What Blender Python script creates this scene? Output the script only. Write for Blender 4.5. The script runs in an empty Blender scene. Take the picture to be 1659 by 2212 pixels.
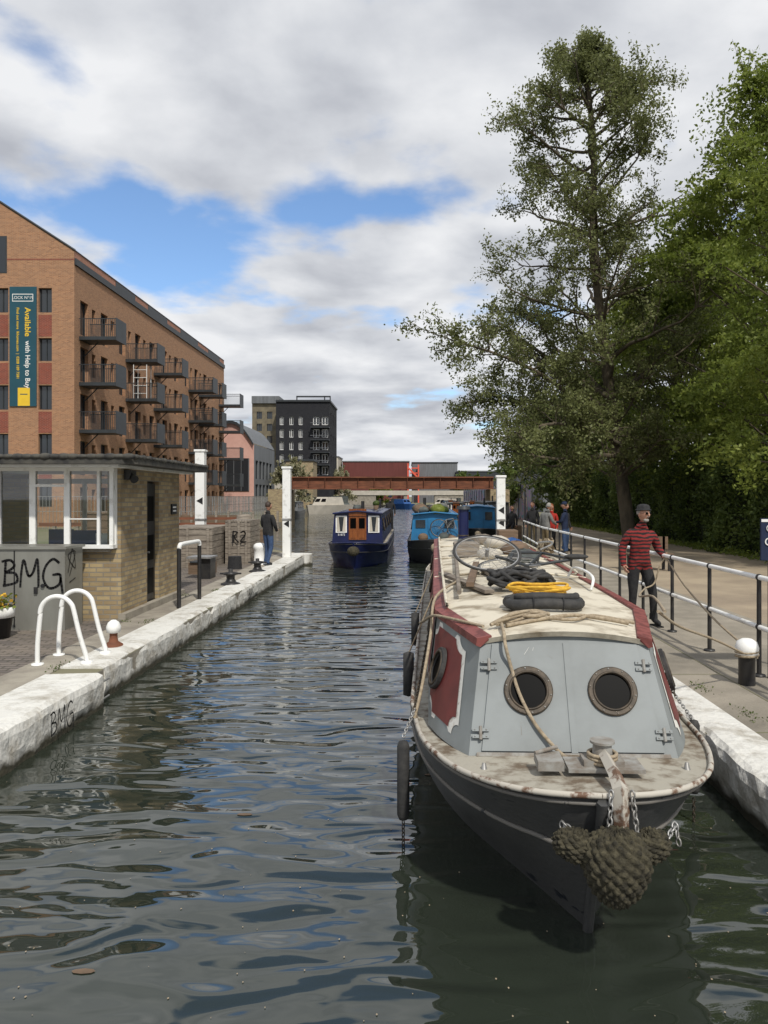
import bpy, bmesh, math, random
import numpy as np
from mathutils import Vector, Matrix
random.seed(7)
R=math.radians
SC=bpy.context.scene
ZP=0.35   # bank level above water
# ------------------------------------------------------------------ materials
def newmat(name):
    m=bpy.data.materials.new(name); m.use_nodes=True
    nt=m.node_tree; b=nt.nodes['Principled BSDF']
    return m,nt,b
def N(nt,t,**k):
    n=nt.nodes.new(t)
    for a,v in k.items(): setattr(n,a,v)
    return n
def c4(c): return (c[0],c[1],c[2],1)
def mat(name,c1,c2=None,rough=.6,scale=4,metal=0,bump=0,bscale=None,detail=6,lo=.35,hi=.65,stretch=(1,1,1),spec=.4):
    m,nt,b=newmat(name)
    b.inputs['Roughness'].default_value=rough
    b.inputs['Metallic'].default_value=metal
    b.inputs['Specular IOR Level'].default_value=spec
    if c2 is None: c2=tuple(x*.8 for x in c1)
    tc=N(nt,'ShaderNodeTexCoord'); mp=N(nt,'ShaderNodeMapping'); mp.inputs['Scale'].default_value=stretch
    nt.links.new(tc.outputs['Object'],mp.inputs['Vector'])
    no=N(nt,'ShaderNodeTexNoise'); no.inputs['Scale'].default_value=scale; no.inputs['Detail'].default_value=detail
    no.inputs['Roughness'].default_value=.6
    nt.links.new(mp.outputs[0],no.inputs['Vector'])
    r=N(nt,'ShaderNodeValToRGB'); r.color_ramp.elements[0].position=lo; r.color_ramp.elements[1].position=hi
    r.color_ramp.elements[0].color=c4(c2); r.color_ramp.elements[1].color=c4(c1)
    nt.links.new(no.outputs['Fac'],r.inputs[0]); nt.links.new(r.outputs[0],b.inputs['Base Color'])
    if bump:
        n2=N(nt,'ShaderNodeTexNoise'); n2.inputs['Scale'].default_value=bscale or scale*4; n2.inputs['Detail'].default_value=5
        nt.links.new(mp.outputs[0],n2.inputs['Vector'])
        bp=N(nt,'ShaderNodeBump'); bp.inputs['Strength'].default_value=1; bp.inputs['Distance'].default_value=bump
        nt.links.new(n2.outputs['Fac'],bp.inputs['Height']); nt.links.new(bp.outputs[0],b.inputs['Normal'])
    return m
def math_(nt,op,a,b=None,c=None):
    n=N(nt,'ShaderNodeMath',operation=op)
    for i,v in enumerate((a,b,c)):
        if v is None: continue
        if isinstance(v,(int,float)): n.inputs[i].default_value=v
        else: nt.links.new(v,n.inputs[i])
    return n.outputs[0]
def brick(name,c1,c2,mortar,bw=.225,rh=.075,ms=.01,flat=False,dirt=(.12,.1,.07),dirtamt=.5):
    m,nt,b=newmat(name); b.inputs['Roughness'].default_value=.85; b.inputs['Specular IOR Level'].default_value=.2
    tc=N(nt,'ShaderNodeTexCoord'); sp=N(nt,'ShaderNodeSeparateXYZ'); nt.links.new(tc.outputs['Object'],sp.inputs[0])
    cb=N(nt,'ShaderNodeCombineXYZ')
    if flat:
        nt.links.new(sp.outputs[0],cb.inputs[0]); nt.links.new(sp.outputs[1],cb.inputs[1])
    else:
        nt.links.new(math_(nt,'ADD',sp.outputs[0],sp.outputs[1]),cb.inputs[0]); nt.links.new(sp.outputs[2],cb.inputs[1])
    br=N(nt,'ShaderNodeTexBrick'); nt.links.new(cb.outputs[0],br.inputs['Vector'])
    br.inputs['Scale'].default_value=1; br.inputs['Brick Width'].default_value=bw; br.inputs['Row Height'].default_value=rh
    br.inputs['Mortar Size'].default_value=ms; br.inputs['Color1'].default_value=c4(c1); br.inputs['Color2'].default_value=c4(c2); br.inputs['Mortar'].default_value=c4(mortar)
    no=N(nt,'ShaderNodeTexNoise'); no.inputs['Scale'].default_value=1.3; no.inputs['Detail'].default_value=8; no.inputs['Roughness'].default_value=.7
    nt.links.new(tc.outputs['Object'],no.inputs['Vector'])
    r=N(nt,'ShaderNodeValToRGB'); r.color_ramp.elements[0].position=.45; r.color_ramp.elements[1].position=.7
    r.color_ramp.elements[0].color=(0,0,0,1); r.color_ramp.elements[1].color=(dirtamt,)*3+(1,)
    nt.links.new(no.outputs['Fac'],r.inputs[0])
    mx=N(nt,'ShaderNodeMix',data_type='RGBA'); nt.links.new(r.outputs[0],mx.inputs['Factor']); nt.links.new(br.outputs['Color'],mx.inputs['A']); mx.inputs['B'].default_value=c4(dirt)
    nt.links.new(mx.outputs['Result'],b.inputs['Base Color'])
    bp=N(nt,'ShaderNodeBump'); bp.inputs['Distance'].default_value=.006; bp.invert=True
    nt.links.new(br.outputs['Fac'],bp.inputs['Height']); nt.links.new(bp.outputs[0],b.inputs['Normal'])
    return m
def leafmat(name,c1,c2,c3,sc=.6,tr_=.45):
    m,nt,b=newmat(name)
    geo=N(nt,'ShaderNodeNewGeometry')
    n1=N(nt,'ShaderNodeTexNoise'); n1.inputs['Scale'].default_value=sc; n1.inputs['Detail'].default_value=3
    n2=N(nt,'ShaderNodeTexNoise'); n2.inputs['Scale'].default_value=9
    nt.links.new(geo.outputs['Position'],n1.inputs['Vector']); nt.links.new(geo.outputs['Position'],n2.inputs['Vector'])
    s=math_(nt,'ADD',math_(nt,'MULTIPLY',n1.outputs['Fac'],.55),math_(nt,'MULTIPLY',n2.outputs['Fac'],.45))
    r=N(nt,'ShaderNodeValToRGB'); e=r.color_ramp.elements
    e[0].position=.38; e[0].color=c4(c1); e[1].position=.62; e[1].color=c4(c3); k=e.new(.5); k.color=c4(c2)
    nt.links.new(s,r.inputs[0]); nt.links.new(r.outputs[0],b.inputs['Base Color'])
    b.inputs['Roughness'].default_value=.5; b.inputs['Specular IOR Level'].default_value=.3
    tr=N(nt,'ShaderNodeBsdfTranslucent'); nt.links.new(r.outputs[0],tr.inputs['Color'])
    ms=N(nt,'ShaderNodeMixShader'); ms.inputs[0].default_value=tr_
    nt.links.new(b.outputs[0],ms.inputs[1]); nt.links.new(tr.outputs[0],ms.inputs[2])
    nt.links.new(ms.outputs[0],nt.nodes['Material Output'].inputs['Surface'])
    return m
def whitestone(name,white=(.66,.65,.6),base=(.36,.33,.27),lo=.42,hi=.52):
    m,nt,b=newmat(name); b.inputs['Roughness'].default_value=.8
    tc=N(nt,'ShaderNodeTexCoord'); sp=N(nt,'ShaderNodeSeparateXYZ'); nt.links.new(tc.outputs['Object'],sp.inputs[0])
    n1=N(nt,'ShaderNodeTexNoise'); n1.inputs['Scale'].default_value=3.5; n1.inputs['Detail'].default_value=9; n1.inputs['Roughness'].default_value=.7
    nt.links.new(tc.outputs['Object'],n1.inputs['Vector'])
    r=N(nt,'ShaderNodeValToRGB'); e=r.color_ramp.elements; e[0].position=lo-.1; e[0].color=c4(base); e[1].position=hi; e[1].color=c4(white)
    nt.links.new(n1.outputs['Fac'],r.inputs[0])
    n2=N(nt,'ShaderNodeTexNoise'); n2.inputs['Scale'].default_value=5; n2.inputs['Detail'].default_value=6
    nt.links.new(tc.outputs['Object'],n2.inputs['Vector'])
    h=math_(nt,'ADD',sp.outputs[2],math_(nt,'MULTIPLY',n2.outputs['Fac'],.16))
    r2=N(nt,'ShaderNodeValToRGB'); e=r2.color_ramp.elements; e[0].position=.13; e[0].color=(1,1,1,1); e[1].position=.2; e[1].color=(0,0,0,1)
    nt.links.new(h,r2.inputs[0])
    mx=N(nt,'ShaderNodeMix',data_type='RGBA'); nt.links.new(r2.outputs[0],mx.inputs['Factor']); nt.links.new(r.outputs[0],mx.inputs['A']); mx.inputs['B'].default_value=(.06,.055,.035,1)
    nt.links.new(mx.outputs['Result'],b.inputs['Base Color'])
    n3=N(nt,'ShaderNodeTexNoise'); n3.inputs['Scale'].default_value=14; n3.inputs['Detail'].default_value=8
    nt.links.new(tc.outputs['Object'],n3.inputs['Vector'])
    bp=N(nt,'ShaderNodeBump'); bp.inputs['Distance'].default_value=.02; nt.links.new(n3.outputs['Fac'],bp.inputs['Height']); nt.links.new(bp.outputs[0],b.inputs['Normal'])
    return m
def glassmat(name,c=(.02,.025,.03),rough=.05,spec=.8):
    m,nt,b=newmat(name); b.inputs['Base Color'].default_value=c4(c); b.inputs['Roughness'].default_value=rough; b.inputs['Specular IOR Level'].default_value=spec
    return m
def clearglass(name):
    m,nt,b=newmat(name)
    t=N(nt,'ShaderNodeBsdfTransparent'); t.inputs[0].default_value=(.85,.9,.9,1); g=N(nt,'ShaderNodeBsdfGlossy'); g.inputs['Roughness'].default_value=.02
    f=N(nt,'ShaderNodeFresnel'); f.inputs[0].default_value=1.5; ms=N(nt,'ShaderNodeMixShader')
    nt.links.new(math_(nt,'ADD',f.outputs[0],.08),ms.inputs[0]); nt.links.new(t.outputs[0],ms.inputs[1]); nt.links.new(g.outputs[0],ms.inputs[2])
    nt.links.new(ms.outputs[0],nt.nodes['Material Output'].inputs['Surface']); return m

M={}
M['white']=mat('white_paint',(.8,.8,.77),(.58,.57,.53),.5,6,lo=.3,hi=.45)
M['black']=mat('black_paint',(.018,.018,.02),(.035,.033,.03),.4,8)
M['stone']=whitestone('painted_coping')
M['conc']=mat('concrete',(.34,.31,.25),(.22,.195,.16),.9,2.5,bump=.01,bscale=20)
M['ground']=mat('ground_soil',(.2,.18,.12),(.12,.13,.06),.95,.3)
M['path']=mat('gravel_path',(.37,.30,.21),(.25,.2,.145),.95,.8,bump=.01,bscale=40,detail=10)
M['towp']=mat('towpath_concrete',(.31,.275,.22),(.19,.17,.135),.9,1.3,bump=.008,bscale=30,detail=12)
M['setts']=brick('brick_setts',(.2,.17,.15),(.12,.105,.095),(.08,.075,.06),.23,.11,.012,flat=True,dirt=(.24,.2,.15))
M['stock']=brick('stock_brick',(.46,.36,.2),(.26,.19,.11),(.27,.24,.19),dirt=(.13,.1,.06),dirtamt=.5)
M['orange']=brick('orange_brick',(.43,.215,.11),(.27,.13,.07),(.36,.27,.19),dirt=(.34,.2,.12),dirtamt=.6)
M['redbrick']=brick('red_brick',(.27,.06,.035),(.18,.045,.03),(.3,.18,.14),dirt=(.2,.05,.03),dirtamt=.4)
M['darkbrick']=brick('dark_brick',(.02,.021,.026),(.03,.03,.035),(.03,.03,.03),dirt=(.015,.015,.02))
M['zinc']=mat('dark_zinc',(.035,.04,.045),(.025,.028,.03),.5,2)
M['tile']=mat('pink_tile',(.4,.2,.14),(.3,.15,.1),.8,3)
M['glass']=glassmat('window_glass')
M['glassd']=glassmat('dark_glass',(.002,.002,.002),.4,.05)
M['clear']=clearglass('clear_glass')
M['rust']=mat('rusty_steel',(.22,.08,.04),(.1,.04,.022),.8,3,detail=10,stretch=(.4,1,2))
M['wood']=mat('weathered_wood',(.3,.26,.21),(.15,.125,.1),.85,3,stretch=(1,1,9),bump=.004)
M['wood2']=mat('brown_wood',(.19,.125,.08),(.1,.07,.045),.8,3,stretch=(1,1,9))
M['varn']=mat('varnished_wood',(.25,.08,.02),(.15,.045,.012),.3,3,stretch=(6,1,1))
M['grey']=mat('grey_boat_paint',(.215,.235,.235),(.165,.18,.178),.55,2.5,detail=14,lo=.3,hi=.6)
M['maroon']=mat('maroon_paint',(.16,.03,.026),(.11,.022,.02),.5,5)
M['maroon2']=mat('maroon_trim',(.22,.065,.055),(.13,.035,.03),.6,9,detail=12,lo=.42,hi=.52)
M['cream']=mat('roof_cream',(.6,.55,.44),(.25,.205,.14),.75,2.6,detail=14,lo=.36,hi=.5,bump=.004)
M['deck']=mat('deck_paint',(.36,.335,.275),(.14,.105,.07),.7,7,detail=12,lo=.38,hi=.55,bump=.003)
M['gunw']=mat('gunwale_paint',(.45,.42,.36),(.14,.08,.05),.7,10,detail=12,lo=.42,hi=.5)
M['hull']=mat('hull_black',(.013,.015,.02),(.055,.055,.054),.4,3.5,detail=14,lo=.66,hi=.45,bump=.004,stretch=(1,1,2.5))
M['strake']=mat('worn_strake',(.03,.032,.035),(.15,.14,.125),.6,6,detail=12,lo=.62,hi=.42)
M['brass']=mat('bronze',(.085,.065,.045),(.035,.028,.02),.55,20,metal=.3)
M['rope']=mat('rope',(.4,.33,.23),(.24,.19,.13),.95,40,bump=.004,bscale=90)
M['yrope']=mat('yellow_rope',(.7,.42,.04),(.5,.28,.03),.8,30,bump=.003,bscale=80)
M['rubber']=mat('rubber',(.025,.025,.025),(.05,.048,.045),.75,15,bump=.003,bscale=60)
M['fend']=mat('old_fender_rope',(.08,.07,.042),(.02,.018,.012),.95,22,bump=.01,bscale=80)
M['steel']=mat('galvanised_steel',(.4,.4,.39),(.25,.24,.22),.45,10,metal=.6)
M['gear']=mat('grey_deck_gear',(.3,.3,.28),(.17,.14,.11),.7,12,detail=10)
M['cabm']=mat('cabinet_metal',(.27,.27,.24),(.2,.195,.17),.42,2,metal=.3,stretch=(1,1,.3))
M['felt']=mat('roof_felt',(.03,.03,.03),(.09,.085,.07),.85,5)
M['ink']=mat('graffiti_ink',(.01,.01,.01),(.015,.015,.015),.5)
M['teal']=mat('banner_teal',(.012,.07,.1),(.01,.06,.085),.6,1)
M['yel']=mat('banner_yellow',(.75,.5,.03),(.7,.46,.03),.6)
M['wht']=mat('lettering_white',(.75,.75,.72),(.7,.7,.68),.6)
M['pwht']=mat('worn_white_line',(.66,.65,.6),(.4,.35,.3),.6,14,detail=10,lo=.36,hi=.46)
M['navy']=mat('navy_paint',(.01,.016,.075),(.008,.012,.05),.3,3)
M['lblue']=mat('light_blue_paint',(.02,.18,.38),(.02,.13,.28),.45,3)
M['bark']=mat('bark',(.13,.105,.07),(.06,.05,.035),.95,4,stretch=(1,1,.3),bump=.03,bscale=9)
M['cloth']=mat('cloth_tarp',(.1,.12,.11),(.05,.05,.05),.9,4)
M['inter']=mat('interior_wall',(.6,.6,.55),(.5,.5,.46),.8,2)
M['bluech']=mat('blue_plastic',(.02,.08,.25),None,.5)
M['pinkr']=mat('pink_render',(.6,.36,.3),(.52,.3,.25),.8,1)
M['creamr']=mat('cream_render',(.5,.46,.39),(.4,.37,.31),.8,1)
M['redcl']=mat('red_cladding',(.14,.035,.03),(.1,.025,.02),.6,1,stretch=(3,3,.2))
M['ored']=mat('orange_red_paint',(.75,.12,.07),None,.5)
M['gcl']=mat('grey_cladding',(.16,.17,.18),(.11,.115,.12),.6,1,stretch=(3,3,.2))
M['olive']=mat('olive_cladding',(.2,.17,.11),(.12,.1,.07),.7,1)
M['skin']=mat('skin',(.5,.28,.19),(.42,.22,.15),.5,20)
M['hairg']=mat('grey_hair',(.35,.33,.3),(.2,.19,.17),.8,60)
M['hairb']=mat('brown_hair',(.05,.03,.02),(.03,.02,.012),.6,60)
M['hairr']=mat('auburn_hair',(.25,.08,.03),None,.6,60)
M['jeans']=mat('jeans',(.05,.09,.18),(.03,.055,.12),.85,20)
M['blk']=mat('black_cloth',(.015,.015,.017),(.03,.03,.03),.9,20)
M['gcloth']=mat('grey_cloth',(.2,.2,.19),(.14,.14,.13),.9,20)
M['nvcloth']=mat('navy_cloth',(.015,.025,.06),None,.9,20)
M['redc']=mat('red_cloth',(.4,.03,.02),None,.9,20)
M['khaki']=mat('khaki_cloth',(.2,.15,.08),None,.9,20)
def stripes():
    m,nt,b=newmat('striped_knit'); b.inputs['Roughness'].default_value=.95
    tc=N(nt,'ShaderNodeTexCoord'); sp=N(nt,'ShaderNodeSeparateXYZ'); nt.links.new(tc.outputs['Object'],sp.inputs[0])
    no=N(nt,'ShaderNodeTexNoise'); no.inputs['Scale'].default_value=7; nt.links.new(tc.outputs['Object'],no.inputs['Vector'])
    z=math_(nt,'ADD',sp.outputs[2],math_(nt,'MULTIPLY',no.outputs['Fac'],.06))
    f=math_(nt,'GREATER_THAN',math_(nt,'FRACT',math_(nt,'MULTIPLY',z,1/.055)),.52)
    mx=N(nt,'ShaderNodeMix',data_type='RGBA'); nt.links.new(f,mx.inputs['Factor']); mx.inputs['A'].default_value=(.2,.018,.016,1); mx.inputs['B'].default_value=(.015,.01,.01,1)
    nt.links.new(mx.outputs['Result'],b.inputs['Base Color'])
    n3=N(nt,'ShaderNodeTexNoise'); n3.inputs['Scale'].default_value=6; nt.links.new(tc.outputs['Object'],n3.inputs['Vector']); bp=N(nt,'ShaderNodeBump'); bp.inputs['Distance'].default_value=.06; nt.links.new(n3.outputs['Fac'],bp.inputs['Height']); nt.links.new(bp.outputs[0],b.inputs['Normal'])
    return m
M['stripe']=stripes()
def mural():
    m,nt,b=newmat('mural_paint'); b.inputs['Roughness'].default_value=.8
    tc=N(nt,'ShaderNodeTexCoord')
    n=N(nt,'ShaderNodeTexNoise'); n.inputs['Scale'].default_value=.6; n.inputs['Detail'].default_value=4; nt.links.new(tc.outputs['Object'],n.inputs['Vector'])
    r=N(nt,'ShaderNodeValToRGB'); r.color_ramp.interpolation='CONSTANT'; e=r.color_ramp.elements
    cs=[(.38,(.3,.3,.32)),(.44,(.35,.2,.4)),(.48,(.1,.3,.35)),(.52,(.5,.3,.35)),(.56,(.12,.12,.14)),(.6,(.55,.5,.4)),(.66,(.2,.3,.5))]
    e[0].position=0; e[0].color=(.25,.25,.25,1); e[1].position=.38; e[1].color=c4(cs[0][1])
    for p,c in cs[1:]:
        k=e.new(p); k.color=c4(c)
    nt.links.new(n.outputs['Fac'],r.inputs[0]); nt.links.new(r.outputs[0],b.inputs['Base Color']); return m
M['mural']=mural()
M['leafm']=leafmat('maple_leaves',(.11,.15,.025),(.2,.25,.045),(.3,.345,.08),tr_=.5)
M['leafa']=leafmat('alder_leaves',(.09,.1,.035),(.16,.18,.065),(.25,.27,.11))
M['leafh']=leafmat('hedge_leaves',(.04,.065,.018),(.09,.13,.03),(.17,.22,.055))
M['leafp']=leafmat('pale_blossom',(.2,.2,.1),(.35,.33,.2),(.5,.48,.35))

# ------------------------------------------------------------------ mesh builder
class MB:
    def __init__(s): s.v=[];s.f=[];s.m=[];s.mats=[];s.sm=[]
    def mi(s,k):
        mt=M[k] if isinstance(k,str) else k
        if mt not in s.mats: s.mats.append(mt)
        return s.mats.index(mt)
    def add(s,vs,fs,k,smooth=False):
        o=len(s.v); s.v+=[tuple(v) for v in vs]; i=s.mi(k)
        for f in fs: s.f.append([o+a for a in f]); s.m.append(i); s.sm.append(smooth)
    def box(s,x0,x1,y0,y1,z0,z1,k):
        vs=[(x0,y0,z0),(x1,y0,z0),(x1,y1,z0),(x0,y1,z0),(x0,y0,z1),(x1,y0,z1),(x1,y1,z1),(x0,y1,z1)]
        s.add(vs,[(0,3,2,1),(4,5,6,7),(0,1,5,4),(1,2,6,5),(2,3,7,6),(3,0,4,7)],k)
    def obox(s,c,size,rot,k):
        hx,hy,hz=[a/2 for a in size]; c=Vector(c)
        vs=[c+rot@Vector(p) for p in [(-hx,-hy,-hz),(hx,-hy,-hz),(hx,hy,-hz),(-hx,hy,-hz),(-hx,-hy,hz),(hx,-hy,hz),(hx,hy,hz),(-hx,hy,hz)]]
        s.add(vs,[(0,3,2,1),(4,5,6,7),(0,1,5,4),(1,2,6,5),(2,3,7,6),(3,0,4,7)],k)
    def quad(s,a,b,c,d,k): s.add([a,b,c,d],[(0,1,2,3)],k)
    def tube(s,pts,r,k,seg=8,closed=False,smooth=True,caps=True):
        pts=[Vector(p) for p in pts]; n=len(pts)
        rs=r if isinstance(r,(list,tuple)) else [r]*n
        T=[]
        for i in range(n):
            a=pts[(i-1)%n] if (closed or i>0) else pts[i]; b=pts[(i+1)%n] if (closed or i<n-1) else pts[i]
            t=(b-a); T.append(t.normalized() if t.length>1e-9 else Vector((0,0,1)))
        up=Vector((0,0,1)) if abs(T[0].z)<.9 else Vector((1,0,0))
        nr=(up-T[0]*up.dot(T[0])).normalized(); vs=[]
        for i in range(n):
            nr=nr-T[i]*nr.dot(T[i])
            nr=nr.normalized() if nr.length>1e-6 else T[i].orthogonal().normalized()
            bn=T[i].cross(nr)
            for j in range(seg):
                a=2*math.pi*j/seg; vs.append(pts[i]+(nr*math.cos(a)+bn*math.sin(a))*rs[i])
        fs=[]
        for i in range(n if closed else n-1):
            i2=(i+1)%n
            for j in range(seg):
                j2=(j+1)%seg; fs.append((i*seg+j,i*seg+j2,i2*seg+j2,i2*seg+j))
        s.add(vs,fs,k,smooth)
        if caps and not closed:
            s.add(vs[:seg],[tuple(range(seg))[::-1]],k); s.add(vs[-seg:],[tuple(range(seg))],k)
    def cyl(s,p0,p1,r0,r1,k,seg=16): s.tube([p0,p1],[r0,r1],k,seg)
    def lathe(s,c,prof,k,seg=20,rot=None):
        c=Vector(c); rot=rot or Matrix.Identity(3); vs=[];fs=[]
        for r,z in prof:
            for j in range(seg):
                a=2*math.pi*j/seg; vs.append(c+rot@Vector((r*math.cos(a),r*math.sin(a),z)))
        for i in range(len(prof)-1):
            for j in range(seg):
                j2=(j+1)%seg; fs.append((i*seg+j,i*seg+j2,(i+1)*seg+j2,(i+1)*seg+j))
        s.add(vs,fs,k,True)
    def ring(s,c,n,R_,r,k,seg=32,ts=8):
        n=Vector(n).normalized(); a=n.orthogonal().normalized(); b=n.cross(a); c=Vector(c)
        s.tube([c+(a*math.cos(t)+b*math.sin(t))*R_ for t in [2*math.pi*i/seg for i in range(seg)]],r,k,ts,closed=True)
    def flange(s,c,n,r0,r1,h,k,seg=32):
        n=Vector(n).normalized(); a=n.orthogonal().normalized(); b=n.cross(a); c=Vector(c); vs=[];fs=[]
        pr=[(r1,0),(r1,h*.8),(r1-.006,h),(r0+.012,h),(r0+.006,h*.5),(r0,h*.1)]
        for r_,z in pr:
            for j in range(seg):
                t=2*math.pi*j/seg; vs.append(c+n*z+(a*math.cos(t)+b*math.sin(t))*r_)
        for i in range(len(pr)-1):
            for j in range(seg): j2=(j+1)%seg; fs.append((i*seg+j,i*seg+j2,(i+1)*seg+j2,(i+1)*seg+j))
        s.add(vs,fs,k)
    def disc(s,c,n,R_,k,seg=28):
        n=Vector(n).normalized(); a=n.orthogonal().normalized(); b=n.cross(a); c=Vector(c)
        s.add([c+(a*math.cos(t)+b*math.sin(t))*R_ for t in [2*math.pi*i/seg for i in range(seg)]],[tuple(range(seg))],k)
    def ell(s,c,rad,k,rot=None,u=14,v=10,fn=None):
        c=Vector(c); rot=rot or Matrix.Identity(3); vs=[];fs=[]
        for i in range(v+1):
            ph=math.pi*i/v
            for j in range(u):
                th=2*math.pi*j/u
                p=Vector((math.sin(ph)*math.cos(th)*rad[0],math.sin(ph)*math.sin(th)*rad[1],math.cos(ph)*rad[2]))
                if fn: p=fn(p)
                vs.append(c+rot@p)
        for i in range(v):
            for j in range(u):
                j2=(j+1)%u; fs.append((i*u+j,(i+1)*u+j,(i+1)*u+j2,i*u+j2))
        s.add(vs,fs,k,True)
    def chain(s,p0,p1,k='steel',l=.05,r=.006,sag=0):
        p0=Vector(p0);p1=Vector(p1); n=max(2,int((p1-p0).length/(l*.7)))
        for i in range(n):
            t=(i+.5)/n; c=p0.lerp(p1,t)-Vector((0,0,sag*4*t*(1-t))); d=(p1-p0).normalized(); a=d.orthogonal().normalized(); b=d.cross(a)
            w=a if i%2 else b
            s.tube([c+d*math.cos(q)*l*.5+w*math.sin(q)*l*.3 for q in [2*math.pi*j/10 for j in range(10)]],r,k,5,closed=True)
    def obj(s,name,parent=None,loc=(0,0,0),rot=(0,0,0),bevel=0):
        me=bpy.data.meshes.new(name); me.from_pydata(s.v,[],s.f)
        for m_ in s.mats: me.materials.append(m_)
        me.polygons.foreach_set('material_index',s.m); me.polygons.foreach_set('use_smooth',s.sm); me.update()
        o=bpy.data.objects.new(name,me); SC.collection.objects.link(o); o.location=loc; o.rotation_euler=rot
        if parent: o.parent=parent
        if bevel:
            b=o.modifiers.new('b','BEVEL'); b.width=bevel; b.segments=2; b.limit_method='ANGLE'; b.angle_limit=R(40)
        return o
def empty(name,loc=(0,0,0),rot=(0,0,0)):
    e=bpy.data.objects.new(name,None); SC.collection.objects.link(e); e.location=loc; e.rotation_euler=rot; e.empty_display_size=.2; return e
def text(body,size,mtx,k,parent=None,name='lettering',align='CENTER',bold=0):
    cu=bpy.data.curves.new(name,'FONT'); cu.body=body; cu.size=size; cu.align_x=align; cu.align_y='CENTER'; cu.extrude=.002; cu.offset=bold
    cu.materials.append(M[k]); o=bpy.data.objects.new(name,cu); SC.collection.objects.link(o)
    if parent: o.parent=parent
    o.matrix_local=mtx; return o
def frameM(loc,x,y):
    x=Vector(x).normalized(); y=Vector(y).normalized(); z=x.cross(y)
    m=Matrix((x,y,z)).transposed().to_4x4(); m.translation=Vector(loc); return m
def smoothpts(pts,n=6):
    pts=[Vector(p) for p in pts]; out=[]
    for i in range(len(pts)-1):
        p0=pts[max(i-1,0)];p1=pts[i];p2=pts[i+1];p3=pts[min(i+2,len(pts)-1)]
        for j in range(n):
            t=j/n; out.append(.5*((2*p1)+(p2-p0)*t+(2*p0-5*p1+4*p2-p3)*t*t+(3*p1-p0-3*p2+p3)*t**3))
    out.append(pts[-1]); return out

# ------------------------------------------------------------------ camera
PX=1659.; F=1640.
cam=bpy.data.cameras.new('camera'); co=bpy.data.objects.new('camera',cam); SC.collection.objects.link(co)
co.location=(0,0,2.35); co.rotation_euler=(R(90),0,0)
cam.sensor_fit='VERTICAL'; cam.sensor_height=36; cam.lens=36*F/2212.
cam.shift_x=(829.5-880)/2212.; cam.shift_y=-(1106-1072)/2212.
cam.clip_start=.05; cam.clip_end=5000; SC.camera=co
SC.view_settings.view_transform='Standard'; SC.view_settings.look='None'; SC.view_settings.exposure=0

# ------------------------------------------------------------------ world / sky
SUN_EL=50; SUN_AZ=158
w=bpy.data.worlds.new('World'); SC.world=w; w.use_nodes=True; nt=w.node_tree
bg=nt.nodes['Background']; bg.inputs[1].default_value=.15
sky=N(nt,'ShaderNodeTexSky'); sky.sky_type='NISHITA'; sky.sun_disc=False; sky.sun_elevation=R(SUN_EL); sky.sun_rotation=R(SUN_AZ); sky.air_density=1.0; sky.dust_density=.4; sky.ozone_density=3
tc=N(nt,'ShaderNodeTexCoord'); sp=N(nt,'ShaderNodeSeparateXYZ'); nt.links.new(tc.outputs['Generated'],sp.inputs[0])
dx,dy,dz=sp.outputs
zz=math_(nt,'ADD',math_(nt,'MAXIMUM',dz,0.0),.16)
cb=N(nt,'ShaderNodeCombineXYZ'); nt.links.new(math_(nt,'DIVIDE',dx,zz),cb.inputs[0]); nt.links.new(math_(nt,'DIVIDE',dy,zz),cb.inputs[1])
def wn(sc,det,off,rough=.55,dist=0):
    mp=N(nt,'ShaderNodeMapping'); mp.inputs['Location'].default_value=off; nt.links.new(cb.outputs[0],mp.inputs[0])
    n=N(nt,'ShaderNodeTexNoise'); n.inputs['Scale'].default_value=sc; n.inputs['Detail'].default_value=det; n.inputs['Roughness'].default_value=rough; n.inputs['Distortion'].default_value=dist
    nt.links.new(mp.outputs[0],n.inputs['Vector']); return n.outputs['Fac']
n1=wn(2.1,9,(3.1,1.7,0),.5,.1)
def blob(u,v,su,sv,wt):
    L=math.sqrt(1+u*u+v*v); x0,z0=u/L,v/L
    a=math_(nt,'DIVIDE',math_(nt,'SUBTRACT',dx,x0),su); b=math_(nt,'DIVIDE',math_(nt,'SUBTRACT',dz,z0),sv)
    q=math_(nt,'ADD',math_(nt,'MULTIPLY',a,a),math_(nt,'MULTIPLY',b,b))
    return math_(nt,'MULTIPLY',math_(nt,'EXPONENT',math_(nt,'MULTIPLY',q,-1)),wt)
dens=math_(nt,'ADD',n1,.14)
for bl in [(-.10,.38,.17,.036,.25),(-.36,.36,.12,.06,.27),(-.31,.29,.08,.045,.16),(-.48,.57,.06,.05,.12),(.02,.22,.14,.022,.14),(.34,.47,.035,.03,.14),(-.33,.62,.07,.03,.05),(-.17,.245,.12,.02,.09),(.1,.3,.08,.03,.07),(-.1,.13,.2,.012,.06),(-.1,.92,.22,.07,.25),(-.3,1.3,.2,.1,.25),(.3,1.3,.2,.1,.25)]:
    dens=math_(nt,'SUBTRACT',dens,blob(*bl))
cov=N(nt,'ShaderNodeMapRange',interpolation_type='SMOOTHSTEP'); cov.inputs[1].default_value=.40; cov.inputs[2].default_value=.55; nt.links.new(dens,cov.inputs[0])
n2=wn(2.7,6,(3.1,1.6,.3),.5,.15); n3=wn(1.0,3,(7,2,1),.5)
sh=math_(nt,'ADD',math_(nt,'MULTIPLY',n2,.6),math_(nt,'MULTIPLY',n3,.4))
rc=N(nt,'ShaderNodeValToRGB'); e=rc.color_ramp.elements
e[0].position=.36; e[0].color=(.45,.47,.52,1); e[1].position=.585; e[1].color=(.84,.85,.87,1); k=e.new(.47); k.color=(.64,.66,.7,1)
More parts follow.
